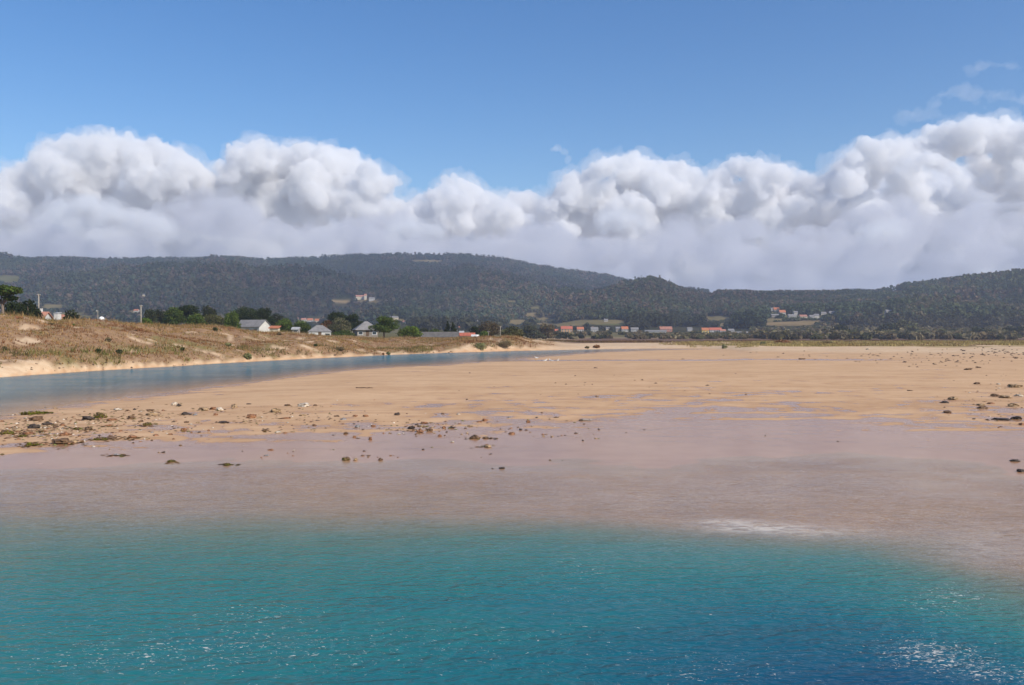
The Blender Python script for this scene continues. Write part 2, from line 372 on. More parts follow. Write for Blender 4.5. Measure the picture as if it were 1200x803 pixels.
# vegetation floors
vcol = g.mix(g.rng(n_mid, .3, .7), (.18, .10, .055), (.30, .185, .10))
vcol = g.mix(g.rng(n_big, .5, .7), vcol, (.16, .13, .045))
col = g.mix(g.math('MULTIPLY', g.attr('veg'), .92), col, vcol)
gcol = g.mix(g.rng(n_big, .4, .62), (.30, .22, .075), (.18, .12, .05))
col = g.mix(g.math('MULTIPLY', g.attr('grassband'), .85), col, gcol)
streak = g.noise(g.coords((.012, .05, 1)), 1.0, 5)
mcol = g.mix(g.rng(streak, .35, .65), (.165, .095, .062), (.125, .075, .05))
col = g.mix(g.attr('marsh'), col, mcol)
mead = g.mix(g.rng(streak, .4, .62), (.11, .10, .038), (.16, .12, .05))
col = g.mix(g.attr('meadow'), col, mead)
b = g.n('ShaderNodeBsdfPrincipled'); g.l(col, b.inputs['Base Color'])
soft = g.math('SUBTRACT', 1.0, g.math('MAXIMUM', g.attr('veg'), g.math('MAXIMUM', g.attr('marsh'), g.attr('meadow'))), True)
wetr = g.math('MULTIPLY', wetm, g.math('MULTIPLY', soft, g.math('SUBTRACT', 1.0, g.attr('under'))), True)
g.l(g.rng(wetr, 0, 1, .92, .2, False), b.inputs['Roughness'])
b.inputs['IOR'].default_value = 1.33
g.l(g.rng(wetr, 0, 1, .12, .36, False), b.inputs['Specular IOR Level'])
hb = g.math('ADD', g.math('MULTIPLY', n_fine, .35), g.math('MULTIPLY', n_mid, 1.0))
bm_ = g.n('ShaderNodeBump'); g.l(hb, bm_.inputs['Height']); bm_.inputs['Distance'].default_value = .05
g.l(g.rng(wetr, 0, 1, .8, .13, False), bm_.inputs['Strength'])
g.l(bm_.outputs[0], b.inputs['Normal'])
g.out(b.outputs[0])
tag(link('ground', me, m), kind='structure')

# ------------------------------------------------------------------ HILLS
hm, ht = field_mask(HP, project(HP, HD, HZ))
hm = np.where(HD > 3600, 0, hm)
me = mesh_np('hills', np.stack([(HP-CX)/F*HD, HD, HZ], -1).reshape(-1, 3), grid_faces(*HP.shape),
             {'field': ('POINT', hm.ravel()), 'tone': ('POINT', ht.ravel())}, smooth=True)
m, nt = new_mat('hill_soil'); g = NT(nt); co = g.coords()
nz = g.noise(co, .02, 6); ns = g.noise(g.coords((.02, .09, .09)), 1.0, 4)
floor_ = g.mix(g.rng(nz, .35, .65), (.030, .036, .018), (.052, .045, .026))
fld = g.mix(g.attr('tone'), (.27, .185, .095), (.105, .115, .038))
fld = g.mul(g.rng(ns, .4, .6, 0, .6), fld, (.62, .64, .60))
c = g.mix(g.attr('field'), floor_, fld)
b = g.n('ShaderNodeBsdfDiffuse'); g.l(c, b.inputs[0]); g.out(b.outputs[0])
tag(link('hills', me, m), kind='structure')

# ------------------------------------------------------------------ WATER
w_cols = np.concatenate([np.linspace(-1500, -200, 60, endpoint=False), np.arange(-200, 1400, 6.0), np.linspace(1400, 2600, 60)])
w_rows = np.geomspace(2.0, 420, 420)
WP, WD = np.meshgrid(w_cols, w_rows)
WX = (WP-CX)/F*WD
depth = -grid_at(blur(Z, 2), WP, WD)
WK = grid_at(K, WP, WD)
def gauss(px, py, sx, sy):
    yy = HY + F*EYE/WD
    return np.exp(-((WP-px)/sx)**2 - ((yy-py)/sy)**2)
foam = np.clip(.78*gauss(1085, 765, 75, 20) + .7*gauss(1170, 790, 70, 18) + .6*gauss(1110, 700, 75, 26) + .45*gauss(690, 665, 60, 22) + .28*gauss(300, 715, 60, 18)
               + .2*gauss(250, 760, 160, 30) + .25*gauss(90, 780, 130, 25) + .35*gauss(1040, 655, 60, 16)+ .35*gauss(850,790,120,20) + .40*gauss(450,755,560,60), 0, 1)
film = np.clip(.95*gauss(890, 619, 62, 5.0) + .7*gauss(850, 612, 40, 4) + .45*gauss(960,625,60,6)+ .25*gauss(1150,640,60,30), 0, 1)
keep = (depth > -.06)
keep &= (WK < 11)
fa = grid_faces(*WP.shape); kf = keep.ravel()[fa].any(1); fa = fa[kf]
used = np.unique(fa); remap = np.full(WP.size, -1); remap[used] = np.arange(len(used))
VW = np.stack([WX, WD, np.zeros_like(WX)], -1).reshape(-1, 3)[used]
me = mesh_np('water', VW, remap[fa], {'depth': ('POINT', depth.ravel()[used]), 'foam': ('POINT', foam.ravel()[used]), 'film': ('POINT', film.ravel()[used]),
             'river': ('POINT', sstep(7.0, 8.2, WK).ravel()[used])}, smooth=True)
m, nt = new_mat('sea_water'); g = NT(nt)
dp = g.attr('depth')
dpn = g.math('ADD', dp, g.math('MULTIPLY', g.math('MULTIPLY', g.math('SUBTRACT', g.noise(g.coords((.35, .7, 1)), 1.0, 4), .5), .5), g.rng(dp, .1, .8)))
ramp = g.n('ShaderNodeValToRGB'); g.l(g.math('DIVIDE', dpn, 2.6), ramp.inputs[0])
cr = ramp.color_ramp; cr.interpolation = 'B_SPLINE'
for i, (p, c) in enumerate([(0, (.36, .28, .20)), (.08, (.14, .21, .17)), (.20, (.026, .195, .165)), (.44, (.013, .148, .157)), (.70, (.007, .082, .136)), (1, (.005, .042, .105))]):
    e = cr.elements[i] if i < 2 else cr.elements.new(p)
    e.position = p; e.color = (*c, 1)
alpha = g.n('ShaderNodeMath', operation='POWER'); alpha.inputs[0].default_value = math.e
g.l(g.math('MULTIPLY', g.math('MAXIMUM', dpn, 0.0), g.math('ADD', -2.6, g.math('MULTIPLY', g.attr('river'), .4))), alpha.inputs[1])
alpha = g.math('SUBTRACT', 1.0, alpha.outputs[0], True)
# ripples: short wind chop with long crests across the view
c1 = g.coords((2.9, 5.6, 1)); c2 = g.coords((.6, 1.5, 1), (4, 1, 0)); c3 = g.coords((6.0, 13.0, 1), (1, 9, 0))
w1 = g.noise(c1, 1.0, 3, .5, .5); w2 = g.noise(c2, 1.0, 3, .5, .3); w3 = g.noise(c3, 1.0, 2, .5)
hsum = g.math('ADD', g.math('ADD', g.math('MULTIPLY', w1, 1.0), g.math('MULTIPLY', w2, 1.3)), g.math('MULTIPLY', w3, .45))
bp = g.n('ShaderNodeBump'); g.l(hsum, bp.inputs['Height']); g.l(g.math('MULTIPLY', g.rng(g.noise(g.coords((.11,.22,1),(6,2,0)), 1.0, 3), .3, .7, .65, 1.35), g.math('ADD', .056, g.math('MULTIPLY', g.attr('river'), .045))), bp.inputs['Distance'])
g.l(g.math('MAXIMUM', g.rng(dp, 0.0, .4, .38, 1.0), g.math('MULTIPLY', g.attr('river'), 1.0)), bp.inputs['Strength'])
ge = g.n('ShaderNodeNewGeometry'); vd = g.n('ShaderNodeVectorMath', operation='DOT_PRODUCT'); g.l(ge.outputs['Incoming'], vd.inputs[0]); g.l(bp.outputs[0], vd.inputs[1])
vg = g.n('ShaderNodeVectorMath', operation='DOT_PRODUCT'); g.l(ge.outputs['Incoming'], vg.inputs[0]); g.l(ge.outputs['True Normal'], vg.inputs[1])
cosv = g.math('MINIMUM', g.math('MAXIMUM', g.math('ABSOLUTE', vd.outputs['Value']), g.math('MULTIPLY', g.math('ABSOLUTE', vg.outputs['Value']), .9)), 1.0)   # wave backs are masked by the crests before them
schl = g.math('ADD', .02, g.math('MULTIPLY', .98, g.math('POWER', g.math('SUBTRACT', 1.0, cosv), 5.0)))      # same from above and below, so sunlight reaches the bed
frf = g.math('MULTIPLY', schl, g.rng(dp, -.006, .035))
dif = g.n('ShaderNodeBsdfDiffuse'); g.l(g.mix(g.math('MULTIPLY', g.attr('river'), .8), ramp.outputs[0], (.03, .17, .225)), dif.inputs[0]); g.l(bp.outputs[0], dif.inputs['Normal'])
tr = g.n('ShaderNodeBsdfTransparent'); tr.inputs[0].default_value = (.93, .97, .97, 1)
body = g.n('ShaderNodeMixShader'); g.l(alpha, body.inputs[0]); g.l(tr.outputs[0], body.inputs[1]); g.l(dif.outputs[0], body.inputs[2])
gl = g.n('ShaderNodeBsdfGlossy'); gl.inputs['Roughness'].default_value = .06; g.l(bp.outputs[0], gl.inputs['Normal'])
surf = g.n('ShaderNodeMixShader'); g.l(frf, surf.inputs[0]); g.l(body.outputs[0], surf.inputs[1]); g.l(gl.outputs[0], surf.inputs[2])
# foam flecks
fz = g.noise(g.coords((9.5, 17, 1), (3, 3, 0)), 1.0, 4, .6, 1.6)
fth = g.math('ADD', fz, g.math('MULTIPLY', g.attr('foam'), .24))
ff = g.rng(fth, .735, .80)
fl = g.noise(g.coords((3.0, 5.0, 1), (13, 5, 0)), 1.0, 5, .6, .6)
ff2 = g.math('MULTIPLY', g.attr('film'), g.rng(fl, .30, .62))
foamf = g.math('MAXIMUM', g.math('MULTIPLY', ff, .62), g.math('MULTIPLY', ff2, .6), True)
fd_ = g.n('ShaderNodeBsdfDiffuse'); fd_.inputs[0].default_value = (.72, .66, .58, 1)
s2 = g.n('ShaderNodeMixShader'); g.l(foamf, s2.inputs[0]); g.l(surf.outputs[0], s2.inputs[1]); g.l(fd_.outputs[0], s2.inputs[2])
g.out(s2.outputs[0])
tag(link('water', me, m), kind='structure')

# ------------------------------------------------------------------ FOLIAGE GENERATORS
def tri_soup(centres, size, normals=None, mixn=.5, r=rng):
    n = len(centres)
    a = r.normal(size=(n,3))
    if normals is not None: a = a/np.linalg.norm(a,axis=1,keepdims=True)*(1-mixn) + normals*mixn
    a /= np.linalg.norm(a,axis=1,keepdims=True)
    t = np.cross(a, r.normal(size=(n,3))); t /= np.linalg.norm(t,axis=1,keepdims=True)
    bt = np.cross(a, t)
    s = np.asarray(size)*np.ones(n)*r.uniform(.7,1.3,n)
    q = np.stack([centres + t*s[:,None]*.62 , centres + bt*s[:,None]*.5, centres - t*s[:,None]*.62, centres - bt*s[:,None]*.5], 1)
    return q.reshape(-1,3), np.arange(4*n).reshape(-1,4)
def crown_mesh(name, lobes, leaf, count, col, var=.35, seed=0):
    """lobes: (x,y,z,rx,ry,rz) ; leaf quads in a shell of every lobe"""
    r = np.random.default_rng(seed); C = []; Nn = []; T = []
    wts = np.array([l[3]*l[4]+l[3]*l[5] for l in lobes]); wts /= wts.sum()
    for l, w in zip(lobes, wts):
        n = max(8, int(count*w))
        u = r.normal(size=(n,3)); u /= np.linalg.norm(u,axis=1,keepdims=True)
        rad = r.uniform(.45, 1.08, n)**.6
        # knobbly outline
        kn = np.array([mnoise.noise(Vector(v)*2.2 + Vector((seed,l[0],l[2]))) for v in u])
        p = u*(rad*(1+.38*kn))[:,None]*np.array(l[3:6]) + np.array(l[:3])
        tone = r.uniform(.7, 1.3)
        C.append(p); Nn.append(u); T.append(np.clip(np.array(col)[None]*tone*(1+var*(r.random((n,1))*2-1))*(1+.12*(r.random((n,3))*2-1)),.004,.9))
    C = np.concatenate(C); Nn = np.concatenate(Nn); T = np.concatenate(T)
    v, f = tri_soup(C, leaf, Nn, .45, r)
    return mesh_np(name, v, f, {'tint': ('FACE', T)})
LEAF = {'pine': (.034, .045, .016), 'green': (.085, .115, .028), 'bright': (.11, .15, .03), 'olive': (.12, .115, .05),
        'russet': (.17, .085, .04), 'brown': (.105, .078, .042), 'sage': (.15, .14, .075), 'far': (.052, .058, .028), 'grey': (.085, .085, .05)}
tree_n = 0
def tree(name, label, cat, px, pt, wpx, d, kind, col, group=None, low=None, leaf=.34, dens=1.0):
    """px centre, pt photo row of the top, wpx width; stands on the land at distance d"""
    global tree_n; tree_n += 1
    r = random.Random(tree_n*13+5)
    z0 = float(surf_z(np.array([px]), np.array([d]))[0]) - .05
    H = max(1.2, zpx(pt, d) - z0); W = wpx/F*d*(1.2 if d < 400 else 1.0)
    t = empty(name, (gX(px, d), d, z0)); tag(t, label, cat, group)
    lobes = []; mb = MB()
    bx = r.uniform(-.06,.06)*W; tr = max(.06, min(.035*H, .3))
    if kind == 'umbrella':
        mb.tube([(0,0,-.3),(bx*.3,0,H*.25),(bx,.1,H*.55)],[tr*1.2,tr,tr*.8])
        for k in range(6):
            ax = (k-2.5)/2.5*W*.42; ay = r.uniform(-.25,.25)*W
            mb.tube([(bx,.1,H*.5),(ax*.5+bx*.5,ay*.5,H*.66),(ax,ay,H*.84)],[tr*.6,tr*.4,tr*.2],5)
            lobes.append((ax,ay,H*(.83+r.uniform(-.07,.05)),W*.2,W*.2,H*.075))
        lobes += [(0,0,H*.89,W*.26,W*.26,H*.08),(W*.18,.3,H*.66,W*.2,W*.2,H*.06),(-W*.25,.2,H*.6,W*.16,W*.16,H*.06)]
    elif kind == 'pine':
        mb.tube([(0,0,-.3),(bx*.4,0,H*.3),(bx,.1,H*.62)],[tr*1.2,tr,tr*.5])
        for k in range(9):
            an = r.uniform(0,6.28); q = r.uniform(.1,.34)*W; hz = r.uniform(.36,.84)*H
            sh = 1.05-abs(hz/H-.5)*.8
            ax, ay = math.cos(an)*q*sh, math.sin(an)*q*sh
            mb.tube([(bx*.6,0,hz*.7),(ax,ay,hz)],[tr*.5,tr*.15],5)
            lobes.append((ax,ay,hz,W*r.uniform(.17,.25),W*.21,H*r.uniform(.10,.16)))
        lobes.append((bx,0,H*.84,W*.24,W*.24,H*.15)); lobes.append((0,0,H*.55,W*.3,W*.3,H*.17))
        lobes += [(-W*.34,0,H*.5,W*.15,W*.15,H*.12),(W*.34,0,H*.56,W*.15,W*.15,H*.12)]
    elif kind == 'cypress':
        mb.tube([(0,0,-.3),(0,0,H*.6)],[tr,tr*.4])
        for k in range(7):
            f = k/6; ww = W*(.42*(1-f*.78)); lobes.append((r.uniform(-.08,.08)*W,r.uniform(-.1,.1)*W,H*(.14+.76*f),ww,ww,H*.13))
    else:   # round, foliage down to the ground
        mb.tube([(0,0,-.3),(bx*.5,0,H*.3),(bx,0,H*.6)],[tr*1.1,tr,tr*.4])
        for k in range(5):
            an = k*1.257+r.uniform(-.4,.4); mb.tube([(bx*.3,0,H*.25),(math.cos(an)*W*.28,math.sin(an)*W*.28,H*r.uniform(.45,.75))],[tr*.6,tr*.15],5)
        lo = .30 if low is None else low
        for k in range(9):
            an = r.uniform(0,6.28); q = r.uniform(.12,.30)*W; hz = H*r.uniform(lo,.72)
            lobes.append((math.cos(an)*q,math.sin(an)*q,hz,W*r.uniform(.17,.26),W*.22,H*r.uniform(.16,.25)))
        lobes.append((bx,0,H*.76,W*.27,W*.27,H*.22)); lobes.append((0,0,H*.45,W*.36,W*.34,H*.3))
        lobes += [(-W*.36,0,H*.42,W*.14,W*.16,H*.2),(W*.36,0,H*.4,W*.14,W*.16,H*.2)]
    mb.build('trunk', M['bark'], t, smooth=True)
    lf = leaf*max(1.0, d/300)
    cnt = int(dens*9.5*W*H/(lf*lf))
    link('crown', crown_mesh('crown', lobes, lf, min(5200, max(300, cnt)), LEAF[col], seed=tree_n), M['leaf'], t)
    return t
PG = 'trees beyond the dunes'
tree('pine_tree','tall flat topped pine with bare trunk at the far left edge','tree',4,333,32,160,'umbrella','green',leaf=.3)
tree('shrub_tree','dark evergreen shrub tree beside the flat topped pine','tree',17,352,26,178,'round','pine',leaf=.3)
tree('shrub_tree','dark low spreading shrub tree between the flat topped pine and the tall pole','tree',34,350,24,186,'round','pine',leaf=.3)
tree('bush','round dark green bush on the dune crest right of the long salmon roof','bush',84,363,19,170,'round','far',leaf=.26)
tree('shrub_tree','dim green tree just right of the pole on the dune crest','tree',174,361,17,330,'round','far')
tree('bush','bright green bush low on the dune crest right of the pole','bush',172,372.5,17,200,'round','bright',leaf=.26)
tree('shrub_tree','grey green tree left of the big dark pines','tree',187,362,18,340,'round','far')
tree('pine_tree','dark pine at the left end of the pine grove','tree',204,359,24,300,'pine','green')
tree('pine_tree','dark spreading pine with the highest crown of the left grove','tree',221,357,34,310,'pine','pine')
tree('shrub_tree','yellow green shrub tree in front of the dark pine grove','tree',229,367,24,262,'round','green',leaf=.3)
tree('pine_tree','dim round pine just right of the tallest grove pine','tree',243,358,22,330,'pine','far')
tree('shrub_tree','olive green shrub tree in the middle of the grove','tree',250,368,22,266,'round','olive',leaf=.3)
tree('shrub_tree','lit leafy green tree touching the left end of the grey roofed house','tree',271,364,19,272,'round','bright',leaf=.3)
tree('pine_tree','broad dark pine directly behind the grey roofed house','tree',287,359,36,330,'pine','pine')
tree('pine_tree','dark pine behind the white gable end','tree',308,361,24,340,'pine','pine')
tree('shrub_tree','dim dark tree behind the orange shed roof','tree',324,367,20,360,'round','far')
tree('shrub_tree','bright green tree right of the orange shed roof','tree',335,372.5,18,285,'round','bright',leaf=.3)
tree('shrub_tree','mid green tree touching the left of the white hip roofed house','tree',353,375,21,282,'round','green',leaf=.3)
tree('broadleaf_tree','russet brown tree behind the right end of the white hip roofed house','tree',384,375,17,315,'round','russet')
tree('broadleaf_tree','big rounded sage coloured tree between the two hip roofed houses','tree',397,372,25,300,'round','sage')
tree('bush','low green bush under the sage coloured tree','bush',402,387,26,272,'round','green',leaf=.28)
tree('pine_tree','dark pine behind the sage coloured tree','tree',394,365,28,350,'pine','pine')
tree('pine_tree','dark pine left of the pavilion roof','tree',415,368,24,342,'pine','pine')
tree('pine_tree','large lit pine with visible trunk in front of the pavilion house','tree',450,370,32,262,'pine','green',leaf=.3)
tree('shrub_tree','round bright green tree right of the large lit pine','tree',480,381.5,26,255,'round','bright',leaf=.3)
tree('shrub_tree','dark tree above the left end of the long grey roof','tree',498,384,16,420,'round','far')
tree('shrub_tree','green low tree above the middle of the long grey roof','tree',510,385,18,400,'round','green')
tree('cypress_tree','dark pointed conifer above the right end of the long grey roof, left one of two','tree',524,376.5,9,340,'cypress','pine')
tree('cypress_tree','dark pointed conifer beside the red barn roof, right one of two','tree',531,378,10,345,'cypress','pine')
tree('shrub_tree','narrow dark tree left of the broad brown tree','tree',556,382,10,335,'round','pine')
tree('broadleaf_tree','broad brownish tree behind the low dune grass','tree',571,376,29,360,'round','brown')
tree('bush','light green bush in front of the broad brown tree','bush',567,387.5,12,300,'round','bright')
tree('bush','round olive bush right of the slim pole on the dune end','bush',601,382,24,290,'round','olive')
for i, (px, pt, w, d, c, lb) in enumerate([
    (622,380,22,560,'grey','grey green tree right of the round olive bush'),
    (639,379,24,600,'brown','brownish tree left of the red roofed shed on the far plain'),
    (629,388,22,520,'grey','low grey bush in front of the far grey green trees'),
    (661,390,20,700,'far','dark rounded bush in front of the orange walled house'),
    (678,391,16,705,'far','dark bush in front of the small red roofed white house'),
    (702,392,18,700,'far','low dark bush below the grey roofed white house'),
    (652,388,14,720,'grey','grey bush left of the dark rounded bush by the marsh'),
    (1082,385,16,700,'sage','pale sage rounded tree standing out from the right scrub'),
    (1072,391,14,690,'grey','grey bush left of the pale sage tree'),
    (1040,378,26,860,'far','dark broad tree above the scrub left of the pale sage tree'),
    (1058,374,30,900,'olive','olive tree rising highest over the right scrub'),
    (1150,384,34,760,'far','wide dark tree in the right scrub'),
    (1190,382,30,780,'far','dark tree in the scrub at the right edge'),
    (985,380,26,800,'far','dark tree in the scrub right of the tan field'),
    (1000,386,28,740,'olive','low olive tree in the scrub below the tan field'),
    (893,388,24,720,'olive','olive tree in the scrub right of the long pale greenhouse'),
    (760,391,28,760,'far','dark low bush below the brick red farm roof'),
    (812,389,22,800,'far','dark bush left of the yellow house')]):
    tree('scrub_tree', lb, 'tree' if 'tree' in lb else 'bush', px, pt, w, d, 'round', c, 'trees on the far plain', low=.22, leaf=.55)

# ------------------------------------------------------------------ FOREST AND SCRUB (uncountable)
def soup_forest(pts, hts, rad, per, cols, seed, shape='cone'):
    """pts (n,3) bases; per quads each"""
    r = np.random.default_rng(seed); n = len(pts)
    u = r.normal(size=(n, per, 3)); u /= np.linalg.norm(u, axis=2, keepdims=True)
    t = (u[..., 2]+1)/2
    k = (1.25-.75*t) if shape == 'cone' else np.ones_like(t)
    off = np.stack([u[...,0]*rad[:,None]*k, u[...,1]*rad[:,None]*k, hts[:,None]*(.12+.86*t)], -1)
    c = (pts[:,None,:] + off).reshape(-1,3)
    v, f = tri_soup(c, np.repeat(rad*.95, per), u.reshape(-1,3), .5, r)
    T = np.repeat(cols, per, 0)*(1+.14*(r.random((n*per,1))*2-1))
    return v, f, T
PAL = 1.7*np.array([.93,1.05,.94])*np.array([(.036,.042,.026),(.048,.048,.028),(.066,.050,.036),(.040,.047,.034),(.082,.054,.044),(.030,.034,.022)])
def sample_land(n, d0, d1, p0, p1, seed):
    r = np.random.default_rng(seed)
    d = np.sqrt(r.uniform(d0*d0, d1*d1, n)); px = r.uniform(p0, p1, n); return px, d
parts = []
def forest_batch(n, d0, d1, p0, p1, per, hmean, rmean, seed, minz=12, maxridge=True):
    px, d = sample_land(n, d0, d1, p0, p1, seed); r = np.random.default_rng(seed+1)
    z = hill_z(px, d); py = project(px, d, z)
    fm, _ = field_mask(px, py)
    # keep only where the slope faces us, or just over a crest
    z2 = hill_z(px, d-18); vis = (project(px, d-18, z2) > py - .6)
    ok = (fm < .35) & (z > minz) & vis
    px, d, z, py = px[ok], d[ok], z[ok], py[ok]
    X = (px-CX)/F*d
    pn = fbm(X/140+3, d/140, 3) + .12*(r.random(len(px))-.5)
    idx = np.clip(((pn-.28)/.44*6).astype(int), 0, 5)
    cols = PAL[idx]*(.9+.2*r.random((len(px),1)))*(.45+1.1*fbm(X/420+9, d/600, 3))[:,None]*(1.22 if seed > 15 else 1.0)*(np.array([1.06,1.02,.86]) if seed > 15 else 1.0)  # broad light and shadow patches over the hills put into the tint
    hh = hmean*r.uniform(.6, 1.35, len(px))*(.7+.6*fbm(X/60, d/60, 2)); rr = rmean*r.uniform(.75, 1.3, len(px))
    hide = np.max([field_mask(px, py-q*hh/d*F)[0] for q in (.25, .5, .75, 1)], axis=0) > .35     # keep low growth in front of the clearings
    hh = np.where(hide, hh*.22, hh); rr = np.where(hide, rr*.6, rr)
    parts.append(soup_forest(np.stack([X, d, z], -1), hh, rr, per, cols, seed+2))
forest_batch(43000, 1350, 3300, -330, 830, 16, 13, 4.4, 11, 16)
forest_batch(13000, 1120, 2120, 560, 1010, 30, 11, 3.9, 21, 17)
forest_batch(18000, 1120, 2150, 760, 1560, 30, 11, 4.0, 31, 17)
# dark plantation block above the greenhouse, and skirts of trees at the hill foot
def clump(px0, px1, py0, py1, n, hm, rm, col, seed, dmin=650, dmax=1500):
    r = np.random.default_rng(seed); ps = []
    while len(ps) < n:
        a = r.uniform(px0, px1); b = r.uniform(py0, py1)
        d, z = find_d(a, b, dmin, dmax); ps.append((gX(a, d), d+r.uniform(-8, 8), z, a, b))
    ps = np.array(ps); n = len(ps); hh = hm*r.uniform(.7,1.3,n)
    hide = np.max([field_mask(ps[:,3], ps[:,4]-q*hh/ps[:,1]*F)[0] for q in (0, .3, .6, 1)], axis=0) > .35
    hh = np.where(hide, hh*.25, hh); ps = ps[:,:3]
    parts.append(soup_forest(ps, hh, rm*r.uniform(.75,1.3,n)*np.where(hide,.6,1), 36, np.array(col)[None]*1.3*(.75+.5*r.random((n,1))), seed+1, 'ball'))
clump(850, 896, 380, 386, 170, 14, 4.0, (.032,.042,.020), 51, 900)
clump(735, 842, 379, 383.5, 260, 13, 3.8, (.040,.044,.022), 53, 900)
clump(560, 650, 383, 388, 150, 11, 4, (.05,.05,.026), 55, 800)
clump(480, 560, 384, 389, 150, 13, 4, (.05,.048,.028), 57, 700)
clump(130, 345, 372, 378, 240, 11, 4, (.042,.048,.022), 59, 500)
clump(-60, 130, 371, 376, 120, 9, 4, (.042,.048,.024), 61, 500)
clump(965, 1210, 369, 380, 330, 10, 4, (.042,.045,.022), 63, 900)
clump(1000, 1210, 376, 388, 330, 8, 3.6, (.052,.046,.026), 65, 800)
clump(665, 760, 384, 387.5, 70, 8, 3.4, (.045,.045,.024), 67, 900)
v = np.concatenate([p[0] for p in parts]); f = []; b0 = 0
for p in parts: f.append(p[1]+b0); b0 += len(p[0])
me = mesh_np('forest', v, np.concatenate(f), {'tint': ('FACE', np.clip(np.concatenate([p[2] for p in parts]), .004, .9))})
tag(link('forest', me, M['leaf']), 'dense dark woodland covering the hills behind the estuary', 'forest', kind='stuff')

parts = []
def scrub(px0, px1, py0, py1, n, hm, rm, cols, seed, dmin=600):
    r = np.random.default_rng(seed); ps = []
    for _ in range(n):
        a = r.uniform(px0, px1); b = r.uniform(py0, py1)
        d, z = find_d(a, b, dmin, 1200); ps.append((gX(a, d), d+r.uniform(-6, 6), z-.2))
    ps = np.array(ps); cc = 1.6*np.array(cols)[r.integers(0, len(cols), n)]*(.7+.6*r.random((n,1)))
    parts.append(soup_forest(ps, hm*r.uniform(.6,1.4,n), rm*r.uniform(.7,1.4,n), 44, cc, seed+1, 'ball'))
SC = [(.085,.072,.034),(.105,.080,.044),(.070,.068,.030),(.145,.118,.066)]
scrub(880, 1260, 392.5, 398.3, 420, 4.2, 2.9, SC, 71)
scrub(960, 1260, 385, 393, 340, 5.0, 3.0, SC, 73)
scrub(735, 885, 393, 397.6, 260, 2.2, 2.2, SC, 75)
scrub(640, 715, 394, 397.8, 40, 2.6, 2.3, SC, 77)
scrub(640, 765, 390.8, 393.5, 46, 2.6, 1.9, SC, 83)
scrub(790, 885, 391.2, 393.2, 26, 2.4, 1.8, SC, 85)
scrub(1260, 1700, 390, 398, 200, 5, 3, SC, 79)
scrub(880, 965, 386, 392, 90, 3.4, 2.6, SC, 81)
v = np.concatenate([p[0] for p in parts]); f = []; b0 = 0
for p in parts: f.append(p[1]+b0); b0 += len(p[0])
me = mesh_np('scrub', v, np.concatenate(f), {'tint': ('FACE', np.clip(np.concatenate([p[2] for p in parts]), .004, .9))})
tag(link('scrub', me, M['leaf']), 'dark olive scrub thicket along the far edge of the marsh', 'scrub', kind='stuff')

# ------------------------------------------------------------------ DUNE GRASS (stuff)
def tufts(px, d, h, blades, cols, seed, spread=.16, wid=.05):
    r = np.random.default_rng(seed); n = len(px)
    X = (px-CX)/F*d; z = zground(px, d)
    b = np.repeat(np.stack([X, d, z], -1), blades, 0); hh = np.repeat(h, blades)*r.uniform(.6, 1.2, n*blades)
    base = b + np.c_[r.normal(0, spread, (n*blades, 2)), np.full(n*blades, -.03)]
    lean = r.normal(0, .38, (n*blades, 2))*hh[:, None]
    an = r.uniform(0, 6.28, n*blades); w = wid*r.uniform(.6, 1.5, n*blades)
    side = np.c_[np.cos(an)*w, np.sin(an)*w, np.zeros(n*blades)]
    tip = base + np.c_[lean, hh]
    v = np.stack([base-side, base+side, tip], 1).reshape(-1, 3)
    T = np.repeat(cols, blades, 0)*(1+.3*(r.random((n*blades,1))*2-1))
    return v, np.arange(len(v)).reshape(-1, 3), T
def pick_cols(px, d, r, pal, sc=6):
    X = (px-CX)/F*d; q = fbm(X/sc+11, d/sc+5, 3) + .3*(r.random(len(px))-.5)
    return np.array(pal)[np.clip(((q-.3)/.4*len(pal)).astype(int), 0, len(pal)-1)]
gp = []
r = np.random.default_rng(90)
px, d = sample_land(120000, 84, 290, -180, 650, 91)
va = grid_at(veg, px, d); ok = r.random(len(px)) < va*np.clip(va, 0, 1)*.9; px, d = px[ok], d[ok]
PALD = [tuple(np.array(c_)*np.array([1.1,1.04,.98])) for c_ in [(.21,.105,.05),(.31,.18,.08),(.37,.25,.115),(.27,.15,.07),(.20,.17,.055),(.34,.215,.095)]]
kk = grid_at(K, px, d)
tall = np.where((px > 535) & (px < 625), 1.7, 1.0)*np.where((px > 180)&(px < 330)&(kk>13.4), 1.5, 1.0)
gp.append(tufts(px, d, 0.25*tall*r.uniform(.5, 1.5, len(px)), 4, pick_cols(px, d, r, PALD), 92, .22, .055))
# straw marram on the crest
px, d = sample_land(26000, 100, 270, -180, 640, 93); kk = grid_at(K, px, d)
ok = (np.abs(kk-14.0) < .45) & (fbm((px-CX)/F*d/5, d/5, 3) > .47); px, d = px[ok], d[ok]
gp.append(tufts(px, d, r.uniform(.4, .95, len(px)), 5, pick_cols(px, d, r, [(.36,.25,.12),(.30,.19,.09),(.24,.17,.07)]), 94, .25, .05))
